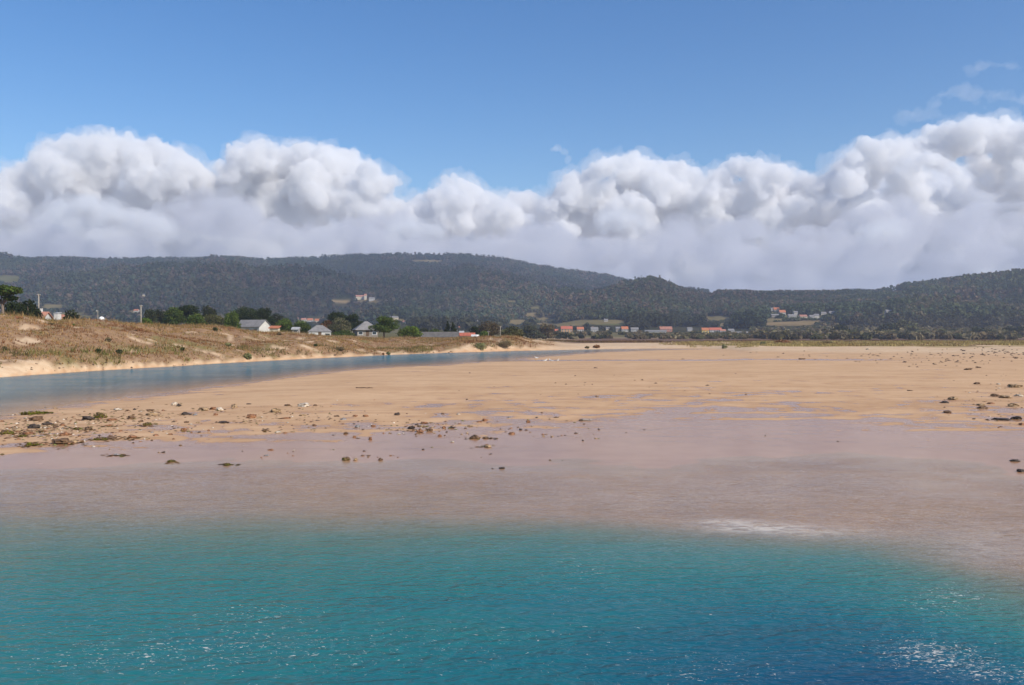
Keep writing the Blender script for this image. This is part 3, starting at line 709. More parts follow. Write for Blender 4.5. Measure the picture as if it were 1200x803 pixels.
# olive fringe at the bank foot
px, d = sample_land(26000, 84, 240, -180, 640, 95); kk = grid_at(K, px, d)
ok = (np.abs(kk-11.95) < .5) & (fbm((px-CX)/F*d/7+8, d/7, 3) > .53); px, d = px[ok], d[ok]
gp.append(tufts(px, d, r.uniform(.3, .8, len(px)), 5, pick_cols(px, d, r, [(.17,.16,.045),(.22,.17,.06),(.15,.12,.05)]), 96, .3, .06))
v = np.concatenate([p[0] for p in gp]); f = []; b0 = 0
for p in gp: f.append(p[1]+b0); b0 += len(p[0])
me = mesh_np('dune_grass', v, np.concatenate(f), {'tint': ('FACE', np.concatenate([p[2] for p in gp]))})
tag(link('dune_grass', me, M['leaf']), 'dry brown and straw dune grass covering the left bank', 'grass', kind='stuff')
gp = []
px, d = sample_land(90000, 215, 470, 720, 1500, 97)
va = grid_at(grass_r, px, d); ok = r.random(len(px)) < va; px, d = px[ok], d[ok]
gp.append(tufts(px, d, r.uniform(.25, .75, len(px)), 4, pick_cols(px, d, r, [(.42,.32,.13),(.35,.27,.10),(.25,.19,.07),(.25,.15,.07),(.42,.32,.14)], 18), 98, .4, .11))
# reddish rushes on the marsh edge behind
px, d = sample_land(42000, 330, 520, 640, 1500, 99); kk = grid_at(K, px, d)
ok = (kk > 13.6) & (kk < 15.6) & (fbm((px-CX)/F*d/24+8, d/30, 3) > .50); px, d = px[ok], d[ok]
gp.append(tufts(px, d, r.uniform(.3, .9, len(px)), 4, pick_cols(px, d, r, [(.17,.085,.05),(.22,.13,.06),(.14,.10,.045)], 25), 100, .5, .14))
v = np.concatenate([p[0] for p in gp]); f = []; b0 = 0
for p in gp: f.append(p[1]+b0); b0 += len(p[0])
me = mesh_np('marsh_grass', v, np.concatenate(f), {'tint': ('FACE', np.concatenate([p[2] for p in gp]))})
tag(link('marsh_grass', me, M['leaf']), 'yellow and reddish grass strip between the right beach and the marsh', 'grass', kind='stuff')

# ------------------------------------------------------------------ DUNE BUSHES (things)
def find_near(px, py, d0, d1):
    dd = np.linspace(d0, d1, 900); yy = project(px, dd, zground(np.full(900, px), dd))
    k = np.nonzero(yy <= py)[0]; return float(dd[k[0]] if len(k) else d1)
for (px, py, w, h, c, lb) in [
    (115,414,8,6,'pine','dark green round bush low on the dune slope, left one of two'),
    (140,415,8,6,'far','dark olive bush low on the dune slope, right one of two'),
    (127,401,8,5,'brown','dull brown bush halfway up the dune below the pale sand'),
    (23,374,9,4,'russet','dark brown heather bush near the crest by the flat topped pine'),
    (61,381.5,8,3,'brown','flat dark heather bush below a bare sand patch on the left dune'),
    (85,382,5,2.5,'green','small green bush beside bare sand on the left dune'),
    (163,388,12,3.5,'russet','dark rust heather clump under the crest near the second pole'),
    (5,411,8,5,'brown','dark bush at the left edge above the pale beach'),
    (214,411.5,6,5,'pine','small dark round bush low on the dune below the pine grove'),
    (252,388,7,5,'far','dark bush on the crest just left of the grey roofed house'),
    (296,384,16,5,'pine','low dark hedge bush under the eaves of the grey roofed house'),
    (267,406,9,4.5,'olive','olive bush low on the dune below the grey roofed house'),
    (290,421,12,8,'olive','olive rush clump at the water side below the sandy path'),
    (327,393,6,4,'brown','small brown bush on the dune crest by the orange shed roof'),
    (370,406,5,3,'pine','tiny dark bush on the slope below the white hip roofed house'),
    (398,411,12,5,'brown','brown bush on the slope above the sandy inlet'),
    (455,416,6,3.5,'olive','olive tuft standing on the pale sand of the inlet'),
    (449,416,3.5,2.5,'russet','small rust tuft on the inlet sand left of the olive tuft'),
    (563,410,18,9,'olive','large olive grass clump at the tip of the dunes'),
    (590,407,22,9,'brown','broad brown grass clump on the outermost dune'),
    (699,408,8,4,'russet','rust heather mound on the far sand spit'),
    (688,408.5,6,3,'brown','small brown mound left of the rust heather on the far spit'),
    (849,408.5,8,5.5,'sage','straw coloured grass hummock at the left end of the grass strip'),
    (894,405,7,5,'sage','straw hummock on the grass strip right of the creek end'),
    (917,403,20,5,'russet','rust brown bush mound on the grass strip'),
    (970,403,14,3.5,'brown','flat dark bush on the grass strip right of the rust mound')]:
    d = find_near(px, py, 80 if px < 640 else 200, 330 if px < 640 else 420); z = float(zground(px, d))
    t = empty('bush', (gX(px, d), d, z)); tag(t, lb, 'bush', 'bushes on the dunes')
    W = w/F*d; H = h/F*d*.95; rr = random.Random(int(px*7))
    lobes = [(rr.uniform(-.25,.25)*W, rr.uniform(-.25,.25)*W, H*rr.uniform(.3,.6), W*.26, W*.26, H*.38) for _ in range(5)] + [(0,0,H*.4,W*.42,W*.36,H*.5)]
    mb = MB()
    for q in range(4): mb.tube([(0,0,-.1),(rr.uniform(-.2,.2)*W, rr.uniform(-.2,.2)*W, H*.6)],[.03,.012],5)
    mb.build('stem', M['bark'], t)
    lf = .16 if d < 220 else .28
    link('foliage', crown_mesh('foliage', lobes, lf, int(min(1600, max(140, 12*W*H/lf/lf))), tuple(np.array(LEAF[c])*(1.3 if c in ('pine','far','green') else 1.9)), seed=int(px)), M['leaf'], t)

# ------------------------------------------------------------------ HOUSES
def house(label, px, py, W, Dp, wh, rh, wall, roof, d=None, rz=0.0, style='gable', nwin=0, chim=0, door=False, name='house', cat='house', group=None, z=None, over=.35, ridge='x'):
    if d is None: d, zz = find_d(px, py, 600)
    else: zz = float(surf_z(np.array([px]), np.array([d]))[0])
    if z is not None: zz = z
    t = empty(name, (gX(px, d), d, zz), rz); tag(t, label, cat, group)
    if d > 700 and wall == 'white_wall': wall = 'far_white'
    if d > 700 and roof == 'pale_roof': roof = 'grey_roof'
    w, q = W/2, Dp/2
    mb = MB()
    if style == 'gable' and ridge == 'x':
        vs = [(-w,-q,-2),(w,-q,-2),(w,q,-2),(-w,q,-2),(-w,-q,wh),(w,-q,wh),(w,q,wh),(-w,q,wh),(-w,0,wh+rh*.96),(w,0,wh+rh*.96)]
        mb.add(vs, [(0,1,5,4),(2,3,7,6),(1,2,6,9,5),(3,0,4,8,7)])
        e = over; sl = rh/q; rr = MB(); th = .18
        for s in (-1, 1):
            a = [(-w-e, s*(q+e), wh-sl*e), (w+e, s*(q+e), wh-sl*e), (w+e, 0, wh+rh), (-w-e, 0, wh+rh)]
            bb = [(x, y, z_+th) for x, y, z_ in a]
            fs = [(0,1,2,3),(7,6,5,4),(0,4,5,1),(1,5,6,2),(3,2,6,7),(0,3,7,4)]
            rr.add(a+bb, fs)
    elif style == 'hip':
        mb.box(-w, w, -q, q, -2, wh)
        e = over; rl = max(.3, w-q*.95); rr = MB()
        rr.add([(-w-e,-q-e,wh+.01),(w+e,-q-e,wh+.01),(w+e,q+e,wh+.01),(-w-e,q+e,wh+.01),(-w-e,-q-e,wh+.16),(w+e,-q-e,wh+.16),(w+e,q+e,wh+.16),(-w-e,q+e,wh+.16),(-rl,0,wh+rh),(rl,0,wh+rh)],
               [(3,2,1,0),(0,1,5,4),(1,2,6,5),(2,3,7,6),(3,0,4,7),(4,5,9,8),(5,6,9),(6,7,8,9),(7,4,8)])
    else:   # flat or shed
        mb.box(-w, w, -q, q, -2, wh)
        e = over; rr = MB(); 
        rr.add([(-w-e,-q-e,wh+.01),(w+e,-q-e,wh+.01),(w+e,q+e,wh+rh),(-w-e,q+e,wh+rh),(-w-e,-q-e,wh+.2),(w+e,-q-e,wh+.2),(w+e,q+e,wh+rh+.2),(-w-e,q+e,wh+rh+.2)],
               [(3,2,1,0),(4,5,6,7),(0,1,5,4),(1,2,6,5),(2,3,7,6),(3,0,4,7)])
    mb.build('wall', M[wall], t)
    ro = rr.build('roof', M[roof], t)
    for k in range(chim):
        cx = (-.55+1.0*k)*w*.8
        MB().box(cx-.35, cx+.35, -.35, .35, wh+rh*.5, wh+rh+.9).build('chimney', M['white_wall' if wall == 'white_wall' else 'brick_roof'], ro)
    rows = [wh*.5] if wh < 4.2 else [wh*.28, wh*.72]
    for zc in rows:
        for k in range(nwin):
            xc = (-1 + (2*k+1)/nwin)*w
            if door and zc == rows[0] and k == nwin//2: continue
            fr_ = MB(); ww, hh = min(.62, W/nwin*.32), min(.7, wh*.22)
            for (a, b_, c_, d_) in ((-ww-.09,ww+.09,hh,hh+.09),(-ww-.09,ww+.09,-hh-.09,-hh),(-ww-.09,-ww,-hh,hh),(ww,ww+.09,-hh,hh)):
                fr_.box(xc+a, xc+b_, -q-.06, -q+.02, zc+c_, zc+d_)
            fo = fr_.build('window', M['white_paint' if wall != 'white_wall' else 'grey_wood'], t)
            MB().box(xc-ww, xc+ww, -q-.025, -q+.02, zc-hh, zc+hh).build('pane', M['glass'], fo)
    if door:
        k = nwin//2; xc = (-1+(2*k+1)/max(nwin,1))*w
        MB().box(xc-.5, xc+.5, -q-.05, -q+.02, 0, 2.05).build('door', M['dark_wood'], t)
    return t
# --- near, just behind the dunes
t = house('white house with long grey roof and bright gable end behind the dunes', 297, 0, 9.3, 5.6, 2.7, 2.0, 'white_wall', 'grey_roof', d=285, rz=R(-24), nwin=3, chim=0, z=zpx(392.8,285), name='cottage')
house('small low shed with bright orange roof right of the white gable', 322, 0, 2.6, 2.6, 1.7, .7, 'cream_wall', 'orange_roof', d=280, style='shed', z=zpx(391.5,280), name='shed', cat='shed', door=False)
house('low white house with grey hip roof and two bright walls on the dunes', 374.5, 0, 6.8, 5.2, 2.0, 2.1, 'white_wall', 'grey_roof', d=280, rz=R(14), style='hip', nwin=3, door=True, z=zpx(396.5,280), over=.25)
house('pavilion like house with hip roof and shaded porch left of the large lit pine', 429, 0, 6.6, 6.0, 1.9, 2.9, 'stone_wall', 'grey_roof', d=290, rz=R(18), style='hip', nwin=3, door=True, z=zpx(394,290), over=.7)
house('long low grey roofed building showing just above the dune grass', 515, 0, 12.4, 5, 1.2, 1.5, 'stone_wall', 'dark_roof', d=300, z=zpx(399,300), name='barn', cat='building', nwin=5)
house('low red roofed barn beside the long grey roofed building', 545, 0, 6.4, 5, 1.3, .9, 'cream_wall', 'red_roof', d=310, z=zpx(398,310), name='barn', cat='building', nwin=2)
house('small pale grey shed between the green trees left of the white hip roofed house', 347, 0, 1.8, 2, 1.2, .5, 'grey_wall', 'pale_roof', d=275, z=zpx(390.5,275), name='shed', cat='shed', nwin=1)
house('long salmon roof showing over the dune crest at the tall left pole', 43, 0, 4.6, 4, 2.2, 1.3, 'white_wall', 'salmon_roof', d=196, z=zpx(385,196), chim=2)
house('small white walled house with flat top left of the round bush', 67.5, 0, .8, 1.6, 2.8, .2, 'white_wall', 'pale_roof', d=192, style='shed', z=zpx(366.5,192)-3.1, name='hut', cat='hut', over=.06)
house('low brown red roof between the white hut and the round bush', 74, 0, 1.3, 3, 1.2, 1.0, 'cream_wall', 'brick_roof', d=196, z=zpx(369,196)-2.3, name='shed', cat='shed', over=.15)
house('red roofed house far behind the second pole', 160, 366, 8, 7, 3, 2, 'white_wall', 'orange_roof', chim=1)
house('tiny pale house alone in the woods above the second pole', 169, 347.5, 5, 5, 2.6, 1.6, 'cream_wall', 'pale_roof', d=None)
VG = 'red roofed village behind the dunes'
house('leftmost pale red roofed house of the village seen over the green trees', 347, 376, 8, 7, 3, 2.6, 'white_wall', 'salmon_roof', group=VG)
house('second pale red roofed house of the village over the green trees', 356, 376.5, 9, 7, 3, 2.8, 'white_wall', 'salmon_roof', group=VG)
house('bright orange roofed village house with a white wall over the hip roofed house', 363.5, 377.5, 9, 7, 3.2, 3, 'white_wall', 'orange_roof', group=VG)
house('rightmost orange roofed village house left of the russet tree', 372.5, 378, 9, 7, 3.2, 3, 'cream_wall', 'orange_roof', group=VG)
house('small white house in front of the orange roofed village houses', 367.5, 379.3, 6, 5, 2.6, 1.6, 'white_wall', 'pale_roof', group=VG)
FG = 'farmhouses on the wooded hillside'
house('cream farmhouse in the clearing high on the wooded hill', 422, 350.8, 20, 9, 5, 3, 'cream_wall', 'salmon_roof', group=FG)
house('narrow tall farm building with red roof right of the cream farmhouse', 428.5, 351, 5, 8, 8, 3, 'cream_wall', 'salmon_roof', group=FG)
house('white barn in the same hill clearing right of the farmhouse', 436, 352.3, 12, 8, 4, 2.5, 'white_wall', 'pale_roof', group=FG)
house('pale building among trees above the large lit pine', 462, 375.5, 12, 8, 4, 2.2, 'cream_wall', 'pale_roof', d=None)
house('red roofed house right of the pale building among trees', 474, 379, 4.4, 6, 2, 1.8, 'cream_wall', 'salmon_roof', d=None)
house('small yellow house above the low red barn', 541, 387, 7, 6, 3.6, 2.4, 'yellow_wall', 'orange_roof', nwin=2)
house('white cottage just below the small yellow house', 541, 392, 2.6, 3, 1.6, 1, 'white_wall', 'pale_roof', d=560, z=zpx(393,560))
house('pale roofed house peeking over the broad brown tree', 562, 377.5, 7, 6, 2.2, 1.6, 'grey_wall', 'pale_roof', d=None)
for (x0, x1, y) in ((492,503,307.2),(506,513,307),(519,525,306.5)):
    pass
house('longest of the white buildings on the hill ridge', 500, 306.6, 26, 10, 6, 2, 'white_wall', 'pale_roof', d=3090, z=zpx(307.5,3090), group='white buildings on the ridge')
house('small white building at the right of the ridge group', 520, 306, 15, 9, 6, 2, 'white_wall', 'pale_roof', d=3090, z=zpx(307,3090), group='white buildings on the ridge')
PGp = 'houses on the plain beyond the marsh'
house('small red roofed shed left of the orange walled house', 651.5, 390, 4, 5, 2.2, 1.8, 'cream_wall', 'red_roof', group=PGp, name='shed', cat='shed')
house('big orange walled house with red roof on the far plain', 664, 390.2, 12.4, 9, 4.4, 2.9, 'orange_wall', 'red_roof', group=PGp, nwin=4, chim=1)
house('small white house with orange roof right of the orange walled house', 680, 389.8, 7.4, 7, 3.8, 2.5, 'white_wall', 'orange_roof', group=PGp, nwin=3)
house('white house with dull grey roof in the middle of the far row', 696.5, 390, 8, 8, 3.4, 2.9, 'white_wall', 'grey_roof', group=PGp, nwin=3, chim=1)
house('tiny tan cottage right of the grey roofed white house', 712, 387.2, 4, 5, 2, 1.5, 'cream_wall', 'grey_roof', group=PGp)
house('stone grey barn touching the orange roofed house', 724, 388.8, 5, 7, 3.6, 1.8, 'stone_wall', 'grey_roof', group=PGp, name='barn', cat='barn')
house('white house under a bright orange roof beside the stone barn', 732, 389, 7.4, 7, 3.2, 2.8, 'white_wall', 'orange_roof', group=PGp, nwin=3)
house('grey low house right of the stone barn and orange roof', 743.5, 388.6, 8.5, 7, 2.6, 2, 'grey_wall', 'grey_roof', group=PGp, nwin=2)
house('long low greenhouse with pale sheeting left of the brick red farm', 768, 389.6, 24, 8, 1.2, 1.2, 'pale_roof', 'pale_roof', group='greenhouses', name='greenhouse', cat='greenhouse')
house('brick red farm building with wide roof behind the left greenhouse', 780, 388.6, 14, 9, 2.6, 3.0, 'salmon_roof', 'brick_roof', group=PGp, name='barn', cat='barn', nwin=3)
house('little white cottage alone on the green field below the wooded hill', 710, 377, 5, 5, 2, 1.8, 'white_wall', 'pale_roof', nwin=0)
house('pale roofed barn left of the yellow house', 808, 388.4, 5.6, 6, 3, 1.6, 'grey_wall', 'pale_roof', group=PGp, name='barn', cat='barn')
house('bright yellow house with orange roof at the end of the row', 826, 391.2, 7, 7, 3.9, 2.3, 'yellow_wall', 'orange_roof', group=PGp, nwin=2)
house('long orange roofed house just right of the yellow house', 838, 389.4, 14, 8, 2.6, 2.6, 'white_wall', 'red_roof', group=PGp, nwin=4)
house('white house in front of the long orange roof', 846.5, 391, 6, 6, 3, 1.5, 'white_wall', 'salmon_roof', group=PGp, nwin=2)
house('white house left of the right greenhouse', 856.5, 391, 6, 6, 3.2, 1.8, 'white_wall', 'grey_roof', group=PGp, nwin=2)
house('long low greenhouse with pale sheeting below the dark plantation', 871, 392.2, 20, 8, 1.6, 1.4, 'pale_roof', 'pale_roof', group='greenhouses', name='greenhouse', cat='greenhouse')
HV = 'hamlet on the right hillside'
for (px, py, W, wh, rh, wall, roof, lb) in [
    (904,364.6,5.5,3.4,1.6,'white_wall','pale_roof','topmost white house of the hillside hamlet'),
    (909.5,365,8,3,2.8,'white_wall','orange_roof','topmost orange roofed house of the hillside hamlet'),
    (920,365.6,10,2,2.2,'stone_wall','brick_roof','dim red roofed barn above the hillside hamlet'),
    (916.5,369,8,3.6,2.8,'white_wall','orange_roof','second orange roofed house, just under the topmost one'),
    (896.5,371.6,4,4,1.5,'grey_wall','pale_roof','grey hut at the left end of the hillside hamlet'),
    (908,371.6,10,2.6,1.6,'stone_wall','grey_roof','stone terrace house at the left of the hamlet'),
    (928,374,10,4,2.2,'white_wall','pale_roof','largest bright white house in the middle of the hamlet'),
    (932,369.3,5,3.6,1.8,'white_wall','pale_roof','white house above the largest bright white house'),
    (941,373.4,9,3,2,'cream_wall','brick_roof','cream house right of the largest white house'),
    (951,373.8,6,3,2,'grey_wall','grey_roof','grey house with slate roof at the right of the hamlet'),
    (956.5,373,5.5,4,1.8,'white_wall','pale_roof','white house at the right end of the hamlet row'),
    (964.5,369,7,2.2,1.6,'white_wall','pale_roof','low white barn left of the lone pair above the hamlet'),
    (975,369,8,2.4,2.2,'white_wall','pale_roof','white pitched barn right of the lone pair above the hamlet'),
    (1041,368.4,7.5,4.2,1.8,'white_wall','pale_roof','solitary white house in the trees of the right hill'),
    (853.5,359.5,5,2.2,2,'stone_wall','orange_roof','tiny orange roof alone in the woods above the plantation'),
    (876,364.5,4,3,1.5,'cream_wall','salmon_roof','tiny cream hut in the woods left of the hamlet')]:
    house(lb, px, py, W*1.1, 7, wh, rh*1.15, wall, roof, group=HV if px < 990 and px > 890 else None)

# --- white tank, van, poles
d = 188; px = 119
t = empty('water_tank', (gX(px,d), d, zpx(374,d))); tag(t, 'white rounded tank showing over the dune crest near the small lamp post', 'tank')
mb = MB(); n = 16; prof = [(.5,-2.2),(.56,-2.2),(.56,-.2),(.54,.1),(.47,.3),(.34,.42),(.16,.5),(.02,.52)]
vs = [(r_*math.cos(2*math.pi*k/n), r_*math.sin(2*math.pi*k/n), z_) for (r_, z_) in prof for k in range(n)]
mb.add(vs, [(i*n+k, i*n+(k+1)%n, (i+1)*n+(k+1)%n, (i+1)*n+k) for i in range(len(prof)-1) for k in range(n)]+[tuple((len(prof)-1)*n+k for k in range(n))])
mb.build('shell', M['white_paint'], t, smooth=True)
MB().tube([(0,0,.5),(0,0,.62)],[.12,.1],10).build('lid', M['concrete'], t)
d = 262; px = 557.5
t = empty('parked_van', (gX(px,d), d, zpx(398.6,d)-.2), R(78)); tag(t, 'white parked van behind the dune end beside the red barn', 'van')
mb = MB(); prof = [(-2.1,.35),(2.1,.35),(2.15,.75),(1.95,.95),(1.2,1.15),(.75,1.75),(-2.0,1.8),(-2.12,1.5)]
for s, order in ((-.85, 1), (.85, -1)): pass
np_ = len(prof); vs = [(x, -.85, z_) for x, z_ in prof] + [(x, .85, z_) for x, z_ in prof]
mb.add(vs, [tuple(range(np_)), tuple(range(np_, 2*np_))[::-1]] + [(k, k+np_, (k+1) % np_+np_, (k+1) % np_) for k in range(np_)])
mb.build('body', M['white_paint'], t)
for s in (-1, 1):
    MB().add([(.65,s*.862,1.2),(1.1,s*.862,1.2),(.72,s*.862,1.6),(.3,s*.862,1.6),(.3,s*.862,1.2)], [(0,1,2,3,4)]).build('side_window', M['glass'], t)
    for xx in (-1.3, 1.35):
        w_ = MB().tube([(xx,s*.70,.34),(xx,s*.88,.34)],[.34,.34],16).build('wheel', M['dark_metal'], t)
MB().add([(1.17,-.7,1.19),(1.17,.7,1.19),(.80,.66,1.70),(.80,-.66,1.70)], [(0,1,2,3)]).build('windscreen', M['glass'], t)
def pole(label, px, ptop, d, r, name='utility_pole', cat='pole', lamp=False):
    z0 = float(surf_z(np.array([px]), np.array([d]))[0])-.3; H = zpx(ptop, d)-z0
    t = empty(name, (gX(px,d), d, z0)); tag(t, label, cat)
    MB().tube([(0,0,0),(0,0,H*.5),(0,0,H)],[r,r*.9,r*.78],8).build('post', M['concrete'], t, smooth=True)
    if lamp:
        MB().tube([(0,0,H-.1),(.0,-.25,H+.05),(0,-.45,H)],[.04,.035,.03],6).build('arm', M['dark_metal'], t)
        MB().tube([(0,-.4,H-.02),(0,-.5,H-.14)],[.07,.17],10).build('lamp_head', M['white_paint'], t)
    else:
        MB().box(-.42,.42,-.05,.05,H-.38,H-.27).build('crossarm', M['dark_wood'], t)
        for s in (-.34, .34): MB().tube([(s,0,H-.27),(s,0,H-.1)],[.045,.03],6).build('insulator', M['white_paint'], t)
pole('tall pale pole on the left dune crest beside the salmon roof', 45.3, 344.5, 190, .17)
pole('pale pole on the dune crest left of the pine grove', 165.2, 357.5, 205, .17)
pole('small thin lamp post on the dune crest left of the white tank', 114.6, 364, 185, .07, 'lamp_post', 'lamp post', True)
pole('slim pole between the broad brown tree and the round olive bush', 586.4, 382, 285, .13)
pole('short slim post in front of the broad brown tree', 572.5, 388, 285, .1)

# ------------------------------------------------------------------ ROCKS (each one a thing)
def blob(rx, ry, rz, seed, rough=.35, sub=3):
    bm = bmesh.new(); bmesh.ops.create_icosphere(bm, subdivisions=sub, radius=1)
    s = Vector((seed*1.7, seed*.37, seed*2.9))
    for v in bm.verts:
        n = v.co.normalized(); k = 1 + rough*mnoise.fractal(n*1.3+s, 1, 2, 4) + .26*(mnoise.cell(n*1.9+s)-.5) + .12*mnoise.noise(n*5+s)
        v.co = Vector((n.x*rx*k, n.y*ry*k, (n.z*rz*k) + rz*.35))
        if v.co.z < -.3*rz: v.co.z = -.3*rz
    return bm
def rock_mesh(rx, ry, rz, seed):
    bm = blob(rx, ry, rz, seed); me = bpy.data.meshes.new('rock'); bm.to_mesh(me); bm.free()
    return me
def weed_mesh(rx, ry, rz, seed, n=140):
    r = np.random.default_rng(seed)
    u = r.normal(size=(n,3)); u[:,2] = np.abs(u[:,2]); u /= np.linalg.norm(u,axis=1,keepdims=True)
    c = u*np.array([rx*1.12, ry*1.12, rz*1.15])+np.array([0,0,rz*.3])
    c[:,0] += r.normal(0, rx*.12, n); c[:,2] = np.maximum(c[:,2]*r.uniform(.4,1,n), .01)
    v, f = tri_soup(c, rx*.22, u, .6, r)
    T = np.array([(.13,.125,.02)])*(.5+r.random((n,1)))*(1+.2*(r.random((n,3))-.5))
    return mesh_np('seaweed', v, f, {'tint': ('FACE', T)})
RK = [  # px, py(centre), w, h, kind
 (37.5,484.5,28,4,'olive'),(40,490,16,8,'brown'),(38,499.5,16,7.5,'dark'),(71,517,24,9,'brown'),(36,521,14,4.5,'olive'),(86,517,9,5,'tan'),(116,514,13,5,'olive'),(129,514,17,4,'brown'),(154,512,10,4.5,'rust'),
 (101,490,16,6,'dark'),(116,487,14,9,'olive'),(130,492,13,4,'rust'),(152,489,10,6,'brown'),(137,479.5,11,3.5,'pale'),(175,481,8,3,'brown'),(177,485.5,16,4.5,'tan'),(172,497,10,5,'olive'),(164,494,7,3.5,'brown'),
 (204,473,8,5,'pale'),(209,475,7,3.5,'dark'),(217,485,13,4,'dark'),(218,494.5,6,3,'brown'),(214,503,8,4.5,'rust'),(237,479,13,5.5,'tan'),(249,479,9,4.5,'rust'),(257,479.5,10,4.5,'pale'),(274,475.5,9,6,'tan'),(252,486,6,3.5,'rust'),(261,495.5,17,3,'dark'),(294,487.5,13,7,'rust'),(182,510,7,3,'rust'),
 (90,502,10,3.5,'olive'),(103,502,8,5,'brown'),(75,509,15,5,'rust'),(54,497,12,5,'dark'),(127,499,10,2.5,'rust'),(200,542,9,3.5,'olive'),(265,544,8,4.5,'olive'),(136,533.5,8,2.5,'grey'),(191,531,4,2,'dark'),
 (5,507,15,6,'olive'),(20,504,12,5,'tan'),(32,507.5,15,4,'rust'),(2,494,5,3,'rust'),(2,533,4,2,'olive'),(64,500,7,3.5,'brown'),(72,498,7,3,'rust'),(48,505,8,3,'tan'),(26,511,9,3,'olive'),(52,522,6,2.5,'rust'),(58,484,7,2.5,'olive'),(64,478.5,5,2.5,'tan'),(149,481,5,2.5,'brown'),(157,480,5,2.5,'dark'),(187,487,6,2.5,'tan'),(172,514,6,3.5,'tan'),(228,486,7,3,'grey'),(231,495.5,5,2,'tan'),(233,507,4,2.2,'dark'),(244,505,4,2,'rust'),(199,509.5,6,2.5,'rust'),(141,505,5,2.5,'rust'),(178,507,4,2,'grey'),(287,494,8,2.5,'tan'),(291,473.5,6,2,'dark'),(191,481,4,2,'rust'),
 (322,481,15,7,'tan'),(356,475,15,6,'pale'),(337,475,8,3.5,'brown'),(369,475.5,6,3,'brown'),(311,505,10,2.5,'brown'),(326,507,8,3,'pale'),(343,506.5,6,2,'tan'),(304,490,9,2.5,'tan'),(335,490,12,2.5,'rust'),(354.5,487,9,3,'tan'),(394,488,7,2.5,'brown'),(416,487.5,7,3.5,'rust'),(428,487.5,8,3,'rust'),
 (465,485,8,4.5,'dark'),(419,499.5,6,4.5,'grey'),(437,499,7,3,'rust'),(405,508,6,3.5,'brown'),(415,512,5,2.5,'rust'),(434,515,6,4.5,'rust'),(482,502,10,5,'dark'),(497,495.5,10,2.5,'rust'),(492,505.5,10,4.5,'rust'),(503,504,9,5.5,'brown'),(494,499.5,13,2.5,'tan'),(529,501,7,3.5,'dark'),(520,501,6,3.5,'rust'),(515,510.5,6,3,'rust'),(557,512,12,5.5,'brown'),(569,513.5,10,3,'brown'),(571,523,10,4,'tan'),(568,492,9,3.5,'rust'),(562,495,8,2,'rust'),(405,538,9,6,'olive'),(416,538,6.5,4.5,'tan'),(446,539,5.5,4,'brown'),(588,550,8,3,'dark'),(577,550,3,1.4,'dark'),(317,527,8,2,'rust'),(312,534,6,2,'grey'),(537,485.5,5,2.5,'pale'),(519,485,5,2,'brown'),(496,526.5,3,2,'dark'),(467,509,5,2,'pale'),(551,500,8,2.5,'tan'),(530,518,5,2,'pale'),(402,491,8,3,'grey'),(425,504,4,2,'brown'),(477,496,5,2,'tan'),
 (619,494,6,3,'rust'),(600,508,9,3,'rust'),(610,504,4.5,3,'dark'),(681,493,6,3,'dark'),(652,489.5,8,1.5,'brown'),(702,503,3,2,'dark'),(683,516,3,2,'dark'),(644.5,540,3,2,'brown'),(637,512,4,2,'tan'),(755,504,2.5,1.5,'dark'),(698,431,4.5,1.5,'brown'),(597,489,5,2,'grey'),
 (1146,449,8,3.5,'brown'),(1171,450,5,2,'pale'),(1191,452,16,5.5,'tan'),(1168,463.5,11,4,'brown'),(1181,465,17,5,'tan'),(1195,463,10,4,'pale'),(1118,467,14,5,'tan'),(1108,471.5,12,3.5,'dark'),(1151,474.5,10,3,'tan'),(1152,478,15,4,'brown'),(1162.5,473,11,3,'rust'),(1189.5,475,14,5.5,'tan'),(1112,482.5,10,4,'brown'),(1176,491.5,26,3.5,'dark'),(1193,490,14,5,'dark'),(1142,491.5,4,2,'dark'),(1158,492,5,2,'dark'),(1198,497,7,3.5,'rust'),(1191,541,14,3.5,'dark'),(1198.5,552,11,4,'dark'),(1136,432.5,10,3,'brown'),(1147.5,430.5,6,2,'brown'),(1060.5,424,5,2,'dark'),(1067,457.7,7,2,'brown'),(982,517.5,3,1.5,'dark'),(897,511,2.5,1.5,'dark'),
 (1017,409,4,2.2,'pale')]
KW = {'brown':'dark brown','dark':'blackish','rust':'rust coloured','tan':'tan','pale':'pale','olive':'weedy green','grey':'grey'}
def zone(px, py):
    if px > 1100: return 'among the rocks at the right edge' if py < 520 else 'lying in the shallows at the right edge'
    if px > 600: return 'on the open sandbar right of centre'
    if py > 516 and px > 110: return 'on the streaked wet sand below the rock line'
    if px < 165: return 'in the dense weedy rocks at far left'
    if px < 300: return 'in the loose rocks left of the sandbar'
    if px < 450: return 'in the left half of the central rocks'
    return 'in the right half of the central rocks'
from collections import defaultdict
grp = defaultdict(list)
for i, k in enumerate(RK):
    sz = 'big' if k[2] >= 13 else ('medium' if k[2] >= 7.5 else 'small')
    grp[(sz, k[4], zone(k[0], k[1]))].append(i)
ORD = ['leftmost','second','third','fourth','fifth','sixth','seventh','eighth','ninth','tenth']
rl = {}
for (sz, kd, zn), ids in grp.items():
    ids.sort(key=lambda i: RK[i][0])
    for q, i in enumerate(ids):
        noun = 'stone' if sz == 'small' else 'rock'
        kw = KW[kd]
        if len(ids) == 1: s = f'{sz} {KW[kd]} {noun} {zn}'
        elif q == 0: s = f'leftmost {sz} {KW[kd]} {noun} {zn}'
        elif q == len(ids)-1: s = f'rightmost {sz} {KW[kd]} {noun} {zn}'
        else: s = f'{ORD[q]} {sz} {KW[kd]} {noun} from left {zn}'
        rl[i] = s
